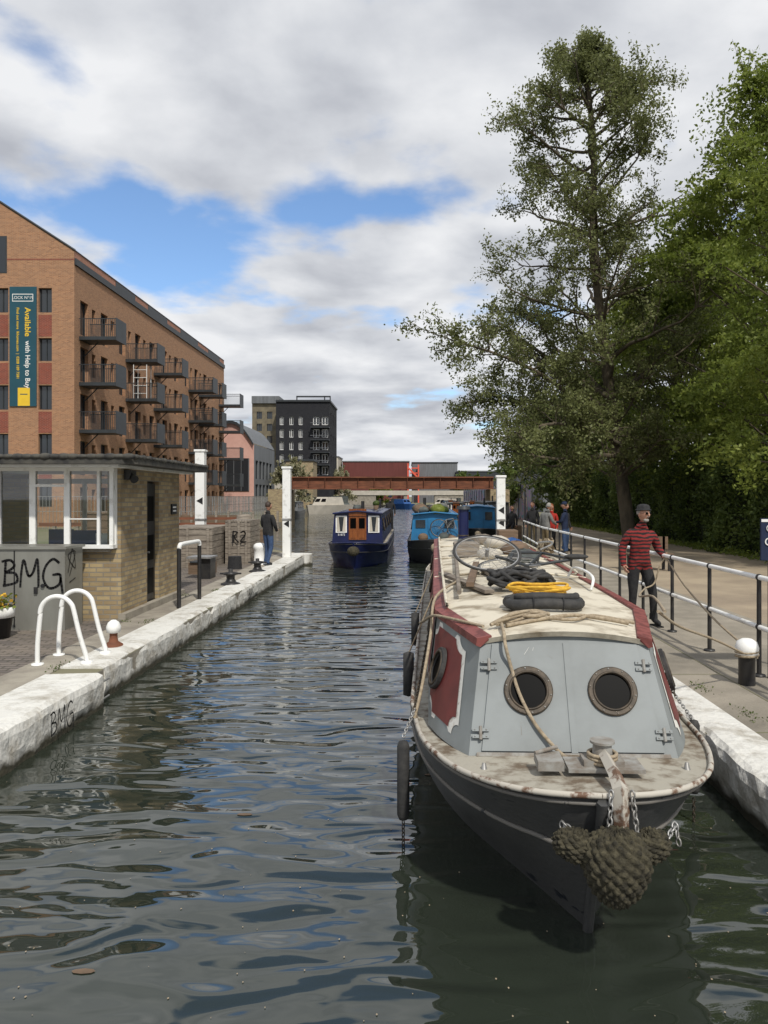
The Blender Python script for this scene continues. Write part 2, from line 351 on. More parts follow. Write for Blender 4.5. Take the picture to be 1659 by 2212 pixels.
nt.links.new(sh,rc.inputs[0])
mulc=N(nt,'ShaderNodeVectorMath',operation='SCALE'); mulc.inputs['Scale'].default_value=6.9; nt.links.new(rc.outputs[0],mulc.inputs[0])
sg_=N(nt,'ShaderNodeVectorMath',operation='MULTIPLY'); sg_.inputs[1].default_value=(1.0,1.08,1.15); nt.links.new(sky.outputs[0],sg_.inputs[0])
mx=N(nt,'ShaderNodeMix',data_type='RGBA'); nt.links.new(cov.outputs[0],mx.inputs['Factor']); nt.links.new(sg_.outputs[0],mx.inputs['A']); nt.links.new(mulc.outputs[0],mx.inputs['B'])
nt.links.new(mx.outputs['Result'],bg.inputs[0])
sl=bpy.data.lights.new('sun','SUN'); sl.energy=3.3; sl.angle=R(2); sl.color=(1,.95,.87); so=bpy.data.objects.new('sun',sl); SC.collection.objects.link(so)
az=R(SUN_AZ); el=R(SUN_EL); d=Vector((math.sin(az)*math.cos(el),math.cos(az)*math.cos(el),math.sin(el)))
so.rotation_euler=d.to_track_quat('Z','Y').to_euler(); so.location=d*50

# ------------------------------------------------------------------ ground + water
L=[(-3.52,-40),(-3.52,26),(-5,28.5),(-9.6,45),(-9.9,64),(-15,76),(-17,172)]
Rr=[(2.52,-40),(2.52,27),(4.4,34),(6.8,45),(6.8,64),(9,80),(9,172)]
mb=MB()
def bank(poly,xo):
    for (x0,y0),(x1,y1) in zip(poly[:-1],poly[1:]):
        q=[(xo,y0,ZP),(x0,y0,ZP),(x1,y1,ZP),(xo,y1,ZP)]
        if xo>0: q=q[::-1]
        mb.quad(*q,'ground'); mb.quad((x0,y0,ZP),(x0,y0,-.6),(x1,y1,-.6),(x1,y1,ZP),'conc')
bank(L,-2500); bank(Rr,2500)
mb.quad((-2500,172,ZP),(2500,172,ZP),(2500,3000,ZP),(-2500,3000,ZP),'ground')
mb.quad((-17,172,-.6),(9,172,-.6),(9,172,ZP),(-17,172,ZP),'conc')
mb.quad((-2500,-400,ZP-.002),(2500,-400,ZP-.002),(2500,-40,ZP-.002),(-2500,-40,ZP-.002),'ground')
mb.obj('ground')
mb=MB(); mb.box(-14,-4.5,-10,27,ZP-.05,ZP+.004,'setts'); mb.box(-4.5,-4.02,-10,27,ZP-.05,ZP+.008,'conc'); mb.obj('paved_quay')
mb=MB(); mb.box(2.9,5.6,-10,27,ZP-.05,ZP+.004,'towp'); 
for i in range(14): mb.box(2.93,3.5,-2+i*2.1,-1.985+i*2.1,ZP,ZP+.007,'ground')
mb.box(3.5,3.515,-10,27,ZP,ZP+.0075,'ground'); mb.obj('towpath')
mb=MB(); mb.quad((5.6,-10,ZP+.005),(11.3,-10,ZP+.005),(11.3,75,ZP+.005),(5.6,75,ZP+.005),'path'); mb.obj('gravel_path')
wm,wt,wb=newmat('canal_water'); wb.inputs['Base Color'].default_value=(.022,.028,.02,1); wb.inputs['Roughness'].default_value=.015; wb.inputs['IOR'].default_value=1.52; wb.inputs['Specular IOR Level'].default_value=1.0
t_=N(wt,'ShaderNodeTexCoord')
def wnoise(sx,sy,det,dist,off=0,rot=6):
    mp=N(wt,'ShaderNodeMapping'); mp.inputs['Scale'].default_value=(sx,sy,1); mp.inputs['Location'].default_value=(off,off,0); mp.inputs['Rotation'].default_value=(0,0,R(rot)); wt.links.new(t_.outputs['Object'],mp.inputs[0])
    n=N(wt,'ShaderNodeTexNoise'); n.inputs['Scale'].default_value=1; n.inputs['Detail'].default_value=det; n.inputs['Distortion'].default_value=dist; n.inputs['Roughness'].default_value=.4; wt.links.new(mp.outputs[0],n.inputs['Vector']); return n.outputs['Fac']
h=math_(wt,'ADD',math_(wt,'MULTIPLY',wnoise(1.3,3.2,0,1.0),1.0),math_(wt,'ADD',math_(wt,'MULTIPLY',wnoise(.5,1.1,0,.3,9,-12),.9),math_(wt,'MULTIPLY',wnoise(3.2,7,1,.6,3),.12)))
bp=N(wt,'ShaderNodeBump'); bp.inputs['Strength'].default_value=1; bp.inputs['Distance'].default_value=.042; wt.links.new(h,bp.inputs['Height']); wt.links.new(bp.outputs[0],wb.inputs['Normal'])
me=bpy.data.meshes.new('canal_water'); me.from_pydata([(-60,-60,0),(60,-60,0),(60,200,0),(-60,200,0)],[],[(0,1,2,3)]); me.materials.append(wm)
SC.collection.objects.link(bpy.data.objects.new('canal_water',me))
mb=MB()
for i in range(300):
    y=random.uniform(3.2,9); x=random.uniform(-3.4,2.4); s=random.uniform(.002,.006); a=random.random()*3
    mb.add([(x+s*math.cos(a+q),y+s*1.5*math.sin(a+q),.004) for q in (0,1.6,3.1,4.7)],[(0,1,2,3)],'rope')
for (x,y) in [(-1.6,3.75),(-1.2,5.6),(.2,6.4)]:
    mb.add([(x+.05*math.cos(q)*1.2,y+.022*math.sin(q),.005) for q in (0,.8,1.6,2.4,3.1,3.9,4.7,5.5)],[tuple(range(8))],'wood2')
mb.obj('floating_debris')
def coping(name,xe,xo,y0,y1,k='stone'):
    mb=MB(); n=int((y1-y0)/.14); rng=random.Random(name+str(y0)+str(xe)); sg=1 if xo>xe else -1
    prof=[]; chip=0
    for i in range(n+1):
        y=y0+(y1-y0)*i/n; j=lambda a:rng.uniform(-a,a)
        if rng.random()<.05: chip=rng.uniform(.015,.05)
        else: chip*=.4
        slow=.012*math.sin(y*2.1)+.008*math.sin(y*5.3)
        prof.append([(xo,y,ZP),(xo,y,ZP+.02),(xe+sg*.2,y,ZP+.035+j(.004)),(xe+sg*(.07+slow+chip),y,ZP+.03+j(.008)),(xe+sg*(.02+slow+chip)+j(.008),y,ZP+.005-chip*.5+j(.01)),(xe+slow*sg+j(.008),y,ZP-.06-chip+j(.012)),(xe+slow*sg+j(.01),y,ZP-.2),(xe+j(.01)+sg*.01,y,.05),(xe+sg*.03,y,-.4)])
    vs=[p for r in prof for p in r]; m=9; fs=[]
    for i in range(n):
        for q in range(m-1):
            a=i*m+q; f=(a,a+1,a+1+m,a+m); fs.append(f if sg<0 else f[::-1])
    mb.add(vs,fs,k); mb.add(prof[0],[tuple(range(m))],k); mb.add(prof[-1],[tuple(range(m))[::-1]],k)
    return mb.obj(name)
coping('canal_coping',-3.38,-4.03,-10,8.45)
coping('canal_coping',-3.5,-4.03,8.8,26.2)
coping('canal_coping',2.46,2.92,-10,27)
mb=MB(); mb.cyl((-3.75,26.1,-.3),(-3.75,26.1,ZP+.02),.5,.48,'stone',24); mb.obj('canal_coping')
mb=MB()
mb.box(-4.0,-3.6,8.45,8.8,-.3,ZP-.1,'conc')
for z in (.05,.25): mb.cyl((-3.45,8.5,z),(-3.45,8.78,z),.012,.012,'steel',8)
mb.obj('access_ladder')

# ------------------------------------------------------------------ wall with openings
def wallop(mb,axis,c,u0,u1,z0,z1,ops,k,sgn,depth=.2,glass='glass',frame='zinc',fw=.06,mull=1,transom=None):
    us=sorted({u0,u1,*[o[0] for o in ops],*[o[1] for o in ops]}); zs=sorted({z0,z1,*[o[2] for o in ops],*[o[3] for o in ops]})
    P=(lambda u,z,d:(c-sgn*d,u,z)) if axis=='x' else (lambda u,z,d:(u,c-sgn*d,z))
    for a,b in zip(us[:-1],us[1:]):
        for e_,f_ in zip(zs[:-1],zs[1:]):
            um,zm=(a+b)/2,(e_+f_)/2
            if any(o[0]<um<o[1] and o[2]<zm<o[3] for o in ops): continue
            mb.quad(P(a,e_,0),P(b,e_,0),P(b,f_,0),P(a,f_,0),k)
    for o in ops:
        a,b,e_,f_=o[:4]; g=o[4] if len(o)>4 else glass
        for (p,q) in [((a,e_),(a,f_)),((b,e_),(b,f_)),((a,e_),(b,e_)),((a,f_),(b,f_))]:
            mb.quad(P(*p,0),P(*q,0),P(*q,depth),P(*p,depth),k)
        mb.quad(P(a,e_,depth),P(b,e_,depth),P(b,f_,depth),P(a,f_,depth),g)
        if frame and g==glass:
            def bar(a0,a1,b0,b1):
                p=P(a0,b0,depth-.004); q=P(a1,b1,depth-.05)
                mb.box(min(p[0],q[0]),max(p[0],q[0]),min(p[1],q[1]),max(p[1],q[1]),b0,b1,frame)
            bar(a,a+fw,e_,f_); bar(b-fw,b,e_,f_); bar(a+fw,b-fw,e_,e_+fw); bar(a+fw,b-fw,f_-fw,f_)
            for i in range(mull):
                m_=a+(b-a)*(i+1)/(mull+1); bar(m_-fw/2,m_+fw/2,e_+fw,f_-fw)

# ------------------------------------------------------------------ brick apartment building
B=empty('brick_apartment_building'); XS=-21.5; Y1=49.; Y2=89.; ZE=17.3
mb=MB(); ops=[]
fl=[.7,3.75,6.85,9.95,13.0]
y=49.9
while y<88:
    for i,z in enumerate(fl):
        ops.append((y,y+1.25,z,z+2.25))
    if y+2.6<88:
        for z in fl: ops.append((y+1.85,y+2.45,z+.5,z+2.1))
    y+=3.35
wallop(mb,'x',XS,Y1,Y2,ZP,ZE,ops,'orange',1,.28)
def zpx(y): return 2.35+(1072-y)*49/1640
def xpx(x): return (x-880)*49/1640
ops=[]
for (xa,xb) in [(-12,18),(83,112)]:
    for (ya,yb) in [(675,622),(780,730),(885,832),(990,937),(1095,1042)]:
        ops.append((xpx(xa),xpx(xb),zpx(ya),zpx(yb)))
XR=-28.7
wallop(mb,'y',Y1,-36,XS,ZP,18.25,ops+[(-28.9,-28.0,3.8,6.8),(-28.9,-28,9.9,12.9)],'orange',-1,.25)
zr=18.25+(XS-XR)*.644
mb.add([(XS,Y1,18.25),(-36,Y1,18.25),(XR,Y1,zr)],[(0,1,2)],'orange')
mb.box(xpx(-4),xpx(15),Y1-.02,Y1+.1,zpx(590),zpx(510),'zinc'); mb.box(xpx(-2),xpx(12),Y1-.024,Y1-.021,zpx(588),zpx(513),'glass')
for (xa,xb) in [(-12,18),(83,112)]:
    for (ya,yb) in [(727,680),(830,784),(935,889),(1040,994)]:
        mb.box(xpx(xa),xpx(xb),Y1-.01,Y1+.1,zpx(ya),zpx(yb),'redbrick')
mb.box(-36,XS+.01,Y1-.012,Y1+.05,17.6,17.68,'redbrick')
mb.quad((-36,Y1,ZP),(-36,Y2,ZP),(-36,Y2,ZE),(-36,Y1,ZE),'orange'); mb.quad((-36,Y2,ZP),(XS,Y2,ZP),(XS,Y2,ZE+.9),(-36,Y2,ZE+.9),'orange')
mb.obj('walls',B)
mb=MB()
mb.box(XS-.3,XS+.12,Y1+.02,Y2,ZE,ZE+.42,'zinc'); mb.box(XS-.5,XS-.02,Y1+.02,Y2,ZE+.42,ZE+.93,'tile')
for yy,ln in [(56,4),(63,5),(72,6),(82,5)]: mb.box(XS-.7,XS+.0,yy,yy+ln,ZE+.44,ZE+.9,'zinc')
mb.box(XS-.3,XS+.02,Y1+.02,Y2,ZE+.93,ZE+.99,'zinc')
mb.quad((XS-.1,Y1+.02,18.2),(XS-.1,Y2,18.2),(XR,Y2,zr-.02),(XR,Y1+.02,zr-.02),'tile')
mb.quad((-36,Y1,18.2),(-36,Y2,18.2),(XR,Y2,zr-.02),(XR,Y1,zr-.02),'tile')
mb.tube([(XS+.06,Y1-.02,18.22),(XR,Y1-.02,zr+.03)],.07,'zinc',4)
mb.obj('roof',B)
mb=MB()
for Yb,lv in [(49.7,(6.5,9.6,12.6)),(57.9,(6.5,9.6,12.6)),(64.3,(6.5,9.6,12.6)),(74.5,(3.5,6.5,9.6,12.6)),(78.2,(3.5,6.5,9.6,12.6)),(86.5,(3.5,6.5,9.6,12.6))]:
    for z in lv:
        y1=Yb+1.75; xo=-19.1
        mb.box(XS,xo,Yb,y1,z,z+.22,'zinc')
        mb.box(xo,xo+.05,Yb-.02,y1+.02,z-.03,z+1.45,'zinc')
        for yb in (Yb+.02,y1-.02):
            mb.box(XS,xo,yb-.02,yb+.02,z+1.36,z+1.41,'zinc')
            xx=XS+.1
            while xx<xo:
                mb.box(xx,xx+.022,yb-.01,yb+.01,z+.22,z+1.36,'zinc'); xx+=.13
        mb.tube([(XS,Yb+.9,z-.9),(XS+.9,Yb+.9,z)],.04,'zinc',4)
for xx in (-20.9,-19.9):
    for yy in (57.95,58.9): mb.cyl((xx,yy,9.8),(xx,yy,12.4),.03,.03,'wht',6)
for z in (10.2,10.8,11.4,12.): mb.cyl((-20.9,57.95,z),(-19.9,57.95,z),.025,.025,'wht',6)
mb.obj('balconies',B)
mb=MB(); bx0,bx1,bz0,bz1=xpx(22),xpx(80),zpx(878),zpx(620); mb.box(bx0,bx1,Y1-.09,Y1-.04,bz0,bz1,'teal')
mb.box(xpx(40),xpx(66),Y1-.096,Y1-.091,zpx(877),zpx(838),'yel')
mb.box(xpx(45),xpx(61),Y1-.1,Y1-.097,zpx(853),zpx(851),'teal')
for (a,b,c_,d_) in [(28,73,637,635.5),(28,73,652,650.5)]: mb.box(xpx(a),xpx(b),Y1-.096,Y1-.091,zpx(c_),zpx(d_),'wht')
for a in (28,72): mb.box(xpx(a),xpx(a+1.2),Y1-.096,Y1-.091,zpx(650.5),zpx(637),'wht')
mb.obj('banner',B)
text('LOCK Nº19',.27,frameM((xpx(50.5),Y1-.1,zpx(644)),(1,0,0),(0,0,1)),'wht',B)
text('Available',.52,frameM((xpx(61),Y1-.1,zpx(665)),(0,0,-1),(1,0,0)),'yel',B,align='LEFT',bold=.008)
text('with Help to Buy',.44,frameM((xpx(61),Y1-.1,zpx(737)),(0,0,-1),(1,0,0)),'wht',B,align='LEFT',bold=.006)
text('Find out more  lkhomes.com  |  0208 189 7581',.24,frameM((xpx(40),Y1-.1,zpx(665)),(0,0,-1),(1,0,0)),'yel',B,align='LEFT',bold=.003)

# ------------------------------------------------------------------ background buildings
B2=empty('arched_roof_building'); mb=MB()
xa,xb,ya,yb=-25.5,-19.6,97,112; zw=9.0; n=14
arc=[(xb+(xa-xb)*i/n, zw+4.6*math.sin(math.pi*(.12+.76*i/n))-4.6*math.sin(math.pi*.12)+0*i) for i in range(n+1)]
mb.add([(xb,ya,ZP)]+[(x,ya,z) for x,z in arc]+[(xa,ya,ZP)],[tuple(range(n+3))],'pinkr')
for (x0,z0),(x1,z1) in zip(arc[:-1],arc[1:]):
    mb.quad((x0,ya-.4,z0+.1),(x1,ya-.4,z1+.1),(x1,yb,z1+.1),(x0,yb,z0+.1),'gcl'); mb.quad((x0,ya-.4,z0+.1),(x1,ya-.4,z1+.1),(x1,ya-.4,z1-.25),(x0,ya-.4,z0-.25),'zinc')
ops=[(y_,y_+1.8,z_,z_+2.4) for y_ in (98,100.5,103,105.5,108) for z_ in (1.5,4.6)]
wallop(mb,'x',xb,ya,yb,ZP,zw,ops,'gcl',1,.2)
mb.box(-25,-20.2,ya-.1,ya-.02,3,7.2,'glass')
for i in range(6): mb.box(-25+i*.94,-24.94+i*.94,ya-.14,ya-.1,3,7.2,'gcl')
mb.obj('shell',B2)
B3=empty('dark_apartment_block'); mb=MB(); Yd=140.; k_=Yd/1640
X=lambda x:(x-880)*k_; Z=lambda y:2.35+(1072-y)*k_
ops=[]
for r_ in range(6):
    for x_ in (604,625,645,676,695):
        if x_>=676: ops.append((X(x_),X(x_+14),Z(918+r_*27),Z(900+r_*27)))
        else: ops.append((X(x_),X(x_+9),Z(918+r_*27),Z(900+r_*27)))
ops=[o for o in ops if o[2]>1]
wallop(mb,'y',Yd,X(596),X(712),ZP,Z(868),ops,'darkbrick',-1,.3,frame='wht',fw=.12)
wallop(mb,'x',X(712),Yd,Yd+14,ZP,Z(868),[(y_,y_+1.4,z_,z_+2) for y_ in (142,146,150) for z_ in (4,8,12,16)],'darkbrick',1,.3)
mb.box(X(596),X(714),Yd-.3,Yd+14,Z(868),Z(864),'zinc')
for r_ in range(4): mb.box(X(672),X(712),Yd-1.3,Yd,Z(925+r_*27),Z(923+r_*27),'zinc'); mb.box(X(672),X(712),Yd-1.3,Yd-1.25,Z(915+r_*27),Z(914+r_*27),'gcl')
for x_ in (640,700,712): mb.box(X(x_),X(x_)+.2,Yd,Yd+.2,Z(868),Z(856),'zinc')
mb.box(X(640),X(714),Yd,Yd+.3,Z(858),Z(855),'zinc')
wallop(mb,'y',Yd+4,X(535),X(596),ZP,Z(866),[(X(x_),X(x_+12),Z(900+r_*27),Z(884+r_*27)) for x_ in (545,568) for r_ in range(5)],'olive',-1,.3)
mb.box(X(535),X(596),Yd+3.5,Yd+14,Z(866),Z(850),'gcl')
mb.obj('shell',B3)
def simplebld(name,x0,x1,y0,y1,h,k,rk='zinc',nwin=0,floors=1):
    e_=empty(name); mb=MB(); ops=[]
    if nwin:
        wd=(x1-x0)/nwin
        for f_ in range(floors):
            for i in range(nwin): ops.append((x0+wd*(i+.25),x0+wd*(i+.75),ZP+1+f_*3,ZP+2.6+f_*3))
    wallop(mb,'y',y0,x0,x1,ZP,h,[o for o in ops if o[3]<h],k,-1,.2)
    mb.quad((x0,y0,ZP),(x0,y1,ZP),(x0,y1,h),(x0,y0,h),k); mb.quad((x1,y0,ZP),(x1,y1,ZP),(x1,y1,h),(x1,y0,h),k)
    mb.quad((x0,y1,ZP),(x1,y1,ZP),(x1,y1,h),(x0,y1,h),k); mb.obj('walls',e_)
    mb=MB(); mb.box(x0-.2,x1+.2,y0-.2,y1+.2,h,h+.35,rk); mb.obj('roof',e_)
simplebld('rendered_house',-27,-18.5,118,130,6.8,'creamr','zinc',5,2)
simplebld('brick_warehouse',-21,-16.3,131,137,8.4,'stock','zinc',3,2)
simplebld('red_clad_hall',-20.5,.5,240,270,13.2,'redcl','gcl')
simplebld('grey_shed',1.5,15.5,235,260,12.6,'gcl','zinc')
simplebld('low_shed',15,34,225,250,9.6,'zinc','gcl')
simplebld('cream_depot',-34,-21,230,245,14.2,'creamr','gcl',6,3)
simplebld('grey_warehouse',17,30,95,120,12.,'gcl','zinc',6,3)
simplebld('distant_terrace',-80,-36,200,215,12,'stock','zinc',14,3)
mb=MB()
for i in range(3): mb.box(.2+i*.5,3.4,232-.1*i,234,7.8+i*1.5,8.1+i*1.5,'ored')
mb.obox((1.8,231.8,9.5),(4,.3,.5),Matrix.Rotation(R(45),3,'Y'),'ored'); mb.box(0,.4,231.9,234,ZP,12.4,'ored'); mb.box(3.2,3.6,231.9,234,ZP,12.,'ored'); mb.obj('orange_stair_tower')
mb=MB(); mb.box(-20,24,168,172,2.6,3.6,'creamr'); mb.box(-20,-7,168.2,171.8,ZP,2.6,'conc'); mb.box(6,24,168.2,171.8,ZP,2.6,'conc'); mb.box(-.8,0,168.2,171.8,-.3,2.6,'conc')
mb.obj('road_bridge')
mb=MB(); xa,xb=-9.7,6.8
mb.box(xa,xb,60,60.06,2.98,3.8,'rust'); mb.box(xa,xb,59.8,60.26,3.8,3.9,'rust'); mb.box(xa,xb,59.8,60.26,2.9,2.98,'rust')
mb.box(xa,xb,62.9,62.96,2.98,3.8,'rust'); mb.box(xa,xb,62.7,63.1,3.8,3.9,'rust'); mb.box(xa,xb,60.26,62.7,2.95,3.05,'rust')
x_=xa+.6
while x_<xb: mb.box(x_,x_+.03,59.82,60,2.98,3.8,'rust'); x_+=1.3
mb.box(xa-1.2,xa+.3,59.4,63.4,-.3,2.9,'stock'); mb.box(xb-.3,xb+1.2,59.4,63.4,-.3,2.9,'stock')
mb.obj('rusty_footbridge')

# ------------------------------------------------------------------ lock hut
H=empty('lock_keepers_hut'); mb=MB(); xw=-4.6
wallop(mb,'x',xw,12.2,15.3,ZP,2.84,[(13.42,14.05,ZP+.06,2.62,'black')],'stock',1,.12)
mb.box(-8.6,xw-.002,12.2,12.35,ZP,1.46,'stock'); mb.box(-8.6,xw-.15,12.1,12.5,1.46,1.52,'conc')
mb.box(xw-.22,xw-.004,12.2,12.36,1.46,2.84,'stock')
mb.box(-8.6,xw-.01,15.15,15.3,ZP,1.3,'stock'); mb.box(-8.6,-7.6,15.15,15.3,1.3,2.84,'stock'); mb.box(-5.2,xw-.01,15.15,15.3,1.3,2.84,'stock')
mb.box(-8.6,-8.45,12.36,15.15,ZP,2.84,'inter'); mb.box(-8.44,-4.7,12.36,15.14,ZP+.01,ZP+.03,'conc')
mb.box(xw-.12,xw-.05,12.37,13.4,ZP,2.84,'inter')
mb.box(-4.62,-4.5,12.12,15.35,ZP,ZP+.12,'conc')
mb.obj('walls',H)
mb=MB(); 
P=[(-9,11.42),(-4.3,11.42),(-4.12,11.6),(-4.12,15.7),(-9,15.7)]
mb.add([(x,y,2.84) for x,y in P]+[(x,y,2.965+.02*math.sin(x*5+y*3)) for x,y in P],[(0,1,2,3,4)[::-1],(5,6,7,8,9)]+[(i,(i+1)%5,5+(i+1)%5,5+i) for i in range(5)],'felt')
for i in range(34):
    t=i/33; x=-8.8+4.6*t; mb.ell((x,11.44,2.95),(.11,.06,.035+random.uniform(0,.02)),'felt',u=8,v=6)
for i in range(28): mb.ell((-4.14,11.6+4.0*i/27,2.95),(.05,.1,.03+random.uniform(0,.02)),'felt',u=8,v=6)
mb.box(-8.9,-4.4,11.55,15.6,2.80,2.838,'white')
mb.obj('roof',H)
mb=MB(); yf=12.06
def hx(x): return (x-880)*yf/1640
zb,zt=1.52,2.80
for a,b in [(-180,-168),(-85,-75),(-8,0),(63,76),(138,150),(209,215),(236,244)]: mb.box(hx(a),hx(b),yf,yf+.07,zb+.06,zt-.05,'white')
mb.box(-8.6,hx(246),yf-.03,yf+.1,zb,zb+.06,'white'); mb.box(-8.6,hx(246),yf-.01,yf+.09,zt-.05,zt,'white')
mb.box(hx(76),hx(138),yf+.01,yf+.06,2.50,2.54,'white'); mb.box(hx(150),hx(209),yf+.01,yf+.06,1.98,2.0,'white')
mb.box(hx(238)-.02,hx(246),yf+.1,12.2,zb,zt,'white')
mb.quad((-8.6,yf+.04,zb+.06),(hx(236),yf+.04,zb+.06),(hx(236),yf+.04,zt-.05),(-8.6,yf+.04,zt-.05),'clear')
mb.box(-7.6,-5.2,15.18,15.2,1.3,1.35,'white'); mb.box(-7.6,-5.2,15.18,15.2,2.6,2.7,'white'); mb.box(-6.5,-6.42,15.18,15.22,1.35,2.6,'white'); mb.box(-5.9,-5.84,15.18,15.22,1.35,2.6,'white')
mb.obj('windows',H)
mb=MB()
mb.box(xw-.1,xw-.06,13.46,14.01,ZP+.1,2.58,'black')
for z in (.6,1.2,1.9): mb.box(xw-.06,xw-.052,13.55,13.92,z,z+.45,'glassd')
mb.cyl((xw-.05,13.55,1.35),(xw,13.55,1.35),.015,.015,'steel',8)
mb.box(xw+.002,xw+.03,14.75,15.05,2.0,2.2,'ink'); mb.box(xw+.031,xw+.034,14.8,15.0,2.05,2.08,'wht');mb.box(xw+.031,xw+.034,14.8,15.0,2.12,2.15,'wht')
mb.box(xw+.01,xw+.12,12.3,12.55,2.62,2.78,'black'); mb.cyl((xw+.08,12.4,2.7),(xw+.18,12.3,2.62),.05,.07,'black',10)
mb.obj('door',H)
mb=MB()
for (x,y) in [(-5.7,13.2),(-6.3,13.6)]:
    mb.box(x-.22,x+.22,y-.2,y+.2,.8,.84,'bluech'); mb.box(x-.22,x+.22,y+.2,y+.24,.84,1.35+.4,'bluech')
    for a in (-.2,.2):
        for b in (-.2,.2): mb.cyl((x+a,y+b,ZP+.03),(x+a,y+b,.8),.015,.015,'steel',6)
mb.box(-8,-6.9,13,13.6,1.1,1.14,'wood2'); mb.box(-7.9,-7.86,13,13.6,ZP+.03,1.1,'wood2'); mb.box(-7.1,-7.06,13,13.6,ZP+.03,1.1,'wood2')
mb.box(-5.05,-4.85,12.3,12.34,1.55,1.75,'wht')
mb.obj('furniture',H)

C=empty('metal_cabinet'); mb=MB(); yc=11.3
mb.box(-6.6,-5.1,yc,yc+.62,ZP,1.56,'cabm'); mb.box(-6.63,-5.07,yc-.03,yc+.65,1.56,1.6,'cabm'); mb.box(-5.86,-5.84,yc-.004,yc,ZP+.05,1.54,'ink')
mb.box(-5.55,-5.5,yc-.03,yc,.9,1.0,'black'); mb.cyl((-5.42,yc-.01,1.02),(-5.42,yc-.03,1.02),.03,.03,'black',10)
mb.obj('body',C,bevel=.008)
def strokes(sts,org,ux,uz,s,off,k='ink',r=.012,name='graffiti',parent=None):
    mb=MB(); org=Vector(org);ux=Vector(ux);uz=Vector(uz);nn=ux.cross(uz)
    for st in sts:
        pts=smoothpts([org+ux*(a*s)+uz*(b*s)+nn*off for a,b in st],5)
        for p,q in zip(pts[:-1],pts[1:]):
            d_=(q-p)
            if d_.length<1e-6: continue
            d_.normalize(); w_=nn.cross(d_)*r*random.uniform(.85,1.15); e_=d_*r*.5
            mb.add([p-w_-e_,q-w_+e_,q+w_+e_,p+w_-e_],[(0,1,2,3)],k)
    return mb.obj(name,parent)
BMG=[[(.1,0),(.12,.5),(.15,1)],[(.0,1),(.35,1.05),(.5,.8),(.15,.55)],[(.15,.55),(.55,.5),(.6,.15),(.05,0)],
     [(.75,-.05),(.8,.6),(.9,1.05),(1.05,.5),(1.15,.4),(1.3,.6),(1.45,1.1),(1.5,.5),(1.5,-.05)],
     [(2.35,.95),(2.1,1.1),(1.8,.8),(1.7,.3),(1.95,-.1),(2.35,.05),(2.4,.45),(2.1,.45)],[(2.4,.45),(2.5,-.3)]]
strokes(BMG,(-6.03,yc,1.02),(1,0,0),(0,0,1),.36,.006,parent=C,r=.017)
strokes([[(0,.2),(.3,.9),(.5,.3),(0,.7),(.5,.8),(.1,.1)],[(.1,-.1),(.5,0)]],(-5.1,yc+.1,1.1),(0,1,0),(0,0,1),.5,.006,parent=C,r=.008)
strokes(BMG,(-3.368,7.1,.1),(0,1,0),(0,0,1),.2,.03,r=.008,name='graffiti')
strokes(BMG,(-3.49,16.6,.1),(0,1,0),(0,0,1),.2,.03,r=.012,name='graffiti')

mb=MB(); mb.lathe((-5.78,10.7,ZP),[(0,0),(.16,0),(.2,.28),(.22,.28),(.22,.45),(.2,.45),(.19,.4),(0,.4)],'black'); mb.lathe((-5.78,10.7,ZP),[(.203,.3),(.224,.3),(.224,.44),(.2,.44)],'white')
for i in range(180):
    a=random.random()*6.28; r_=random.random()*.26; z=ZP+.42+random.random()*.22
    p=Vector((-5.78+r_*math.cos(a),10.7+r_*math.sin(a),z)); q=Vector((random.uniform(-1,1),random.uniform(-1,1),random.uniform(-1,1))).normalized(); o_=q.orthogonal().normalized()*.03; b_=q.cross(o_)
    mb.add([p-o_,p-b_,p+o_,p+b_],[(0,1,2,3)],'yrope' if i%4==0 else 'leafm')
mb.obj('flower_pot')

# ------------------------------------------------------------------ quay furniture
def arch(name,y):
    mb=MB(); pts=[(-4.36,y,ZP)]
    pts+=[(-4.36,y,ZP+.25),(-4.33,y,ZP+.58)]
    for i in range(9):
        a=math.pi*(1-i/8*.93); pts.append((-4.13+.2*math.cos(a),y,ZP+.62+.2*math.sin(a)))
    pts+=[(-3.86,y,ZP+.35),(-3.78,y,ZP+.1),(-3.78,y,ZP+.02)]
    mb.tube(smoothpts(pts,3),.027,'white',12); mb.lathe((-4.36,y,ZP),[(.07,0.012),(.07,.03),(.03,.035)],'white',12); mb.lathe((-3.78,y,ZP+.03),[(.07,0),(.07,.03),(.03,.035)],'white',12)
    mb.obj(name)
arch('white_grab_rail',8.95); arch('white_grab_rail',9.5)
def bollard(x,y,s=1,name='mooring_bollard'):
    mb=MB(); mb.lathe((x,y,ZP),[(.12*s,.0),(.12*s,.05*s),(.06*s,.09*s),(.05*s,.14*s),(.05*s,.2*s)],'rust'); mb.lathe((x,y,ZP),[(.05*s,.2*s),(.085*s,.21*s),(.095*s,.28*s),(.07*s,.34*s),(.03*s,.37*s),(0,.375*s)],'white'); mb.obj(name)
bollard(-3.87,10); 
mb=MB(); mb.lathe((-4.32,22.2,ZP),[(.2,0),(.2,.03),(.16,.05),(.16,.45),(.19,.5),(.17,.58),(.1,.63),(0,.64)],'white'); mb.obj('white_bollard')
mb=MB(); mb.lathe((-4.75,24,ZP),[(.14,0),(.14,.35),(.17,.4),(.12,.5),(0,.52)],'white'); mb.obj('white_bollard')
for (x,y) in [(-3.98,17.1),(-3.95,20.0)]:
    mb=MB(); mb.lathe((x,y,ZP),[(.22,0),(.22,.04),(.13,.07),(.09,.14),(.1,.22),(.17,.24),(.17,.28),(.05,.3),(.05,.36),(0,.37)],'black')
    for a in range(4):
        t=a*math.pi/2; mb.cyl((x,y,ZP+.26),(x+.24*math.cos(t),y+.24*math.sin(t),ZP+.26),.02,.02,'black',6)
    mb.obj('capstan')
mb=MB()
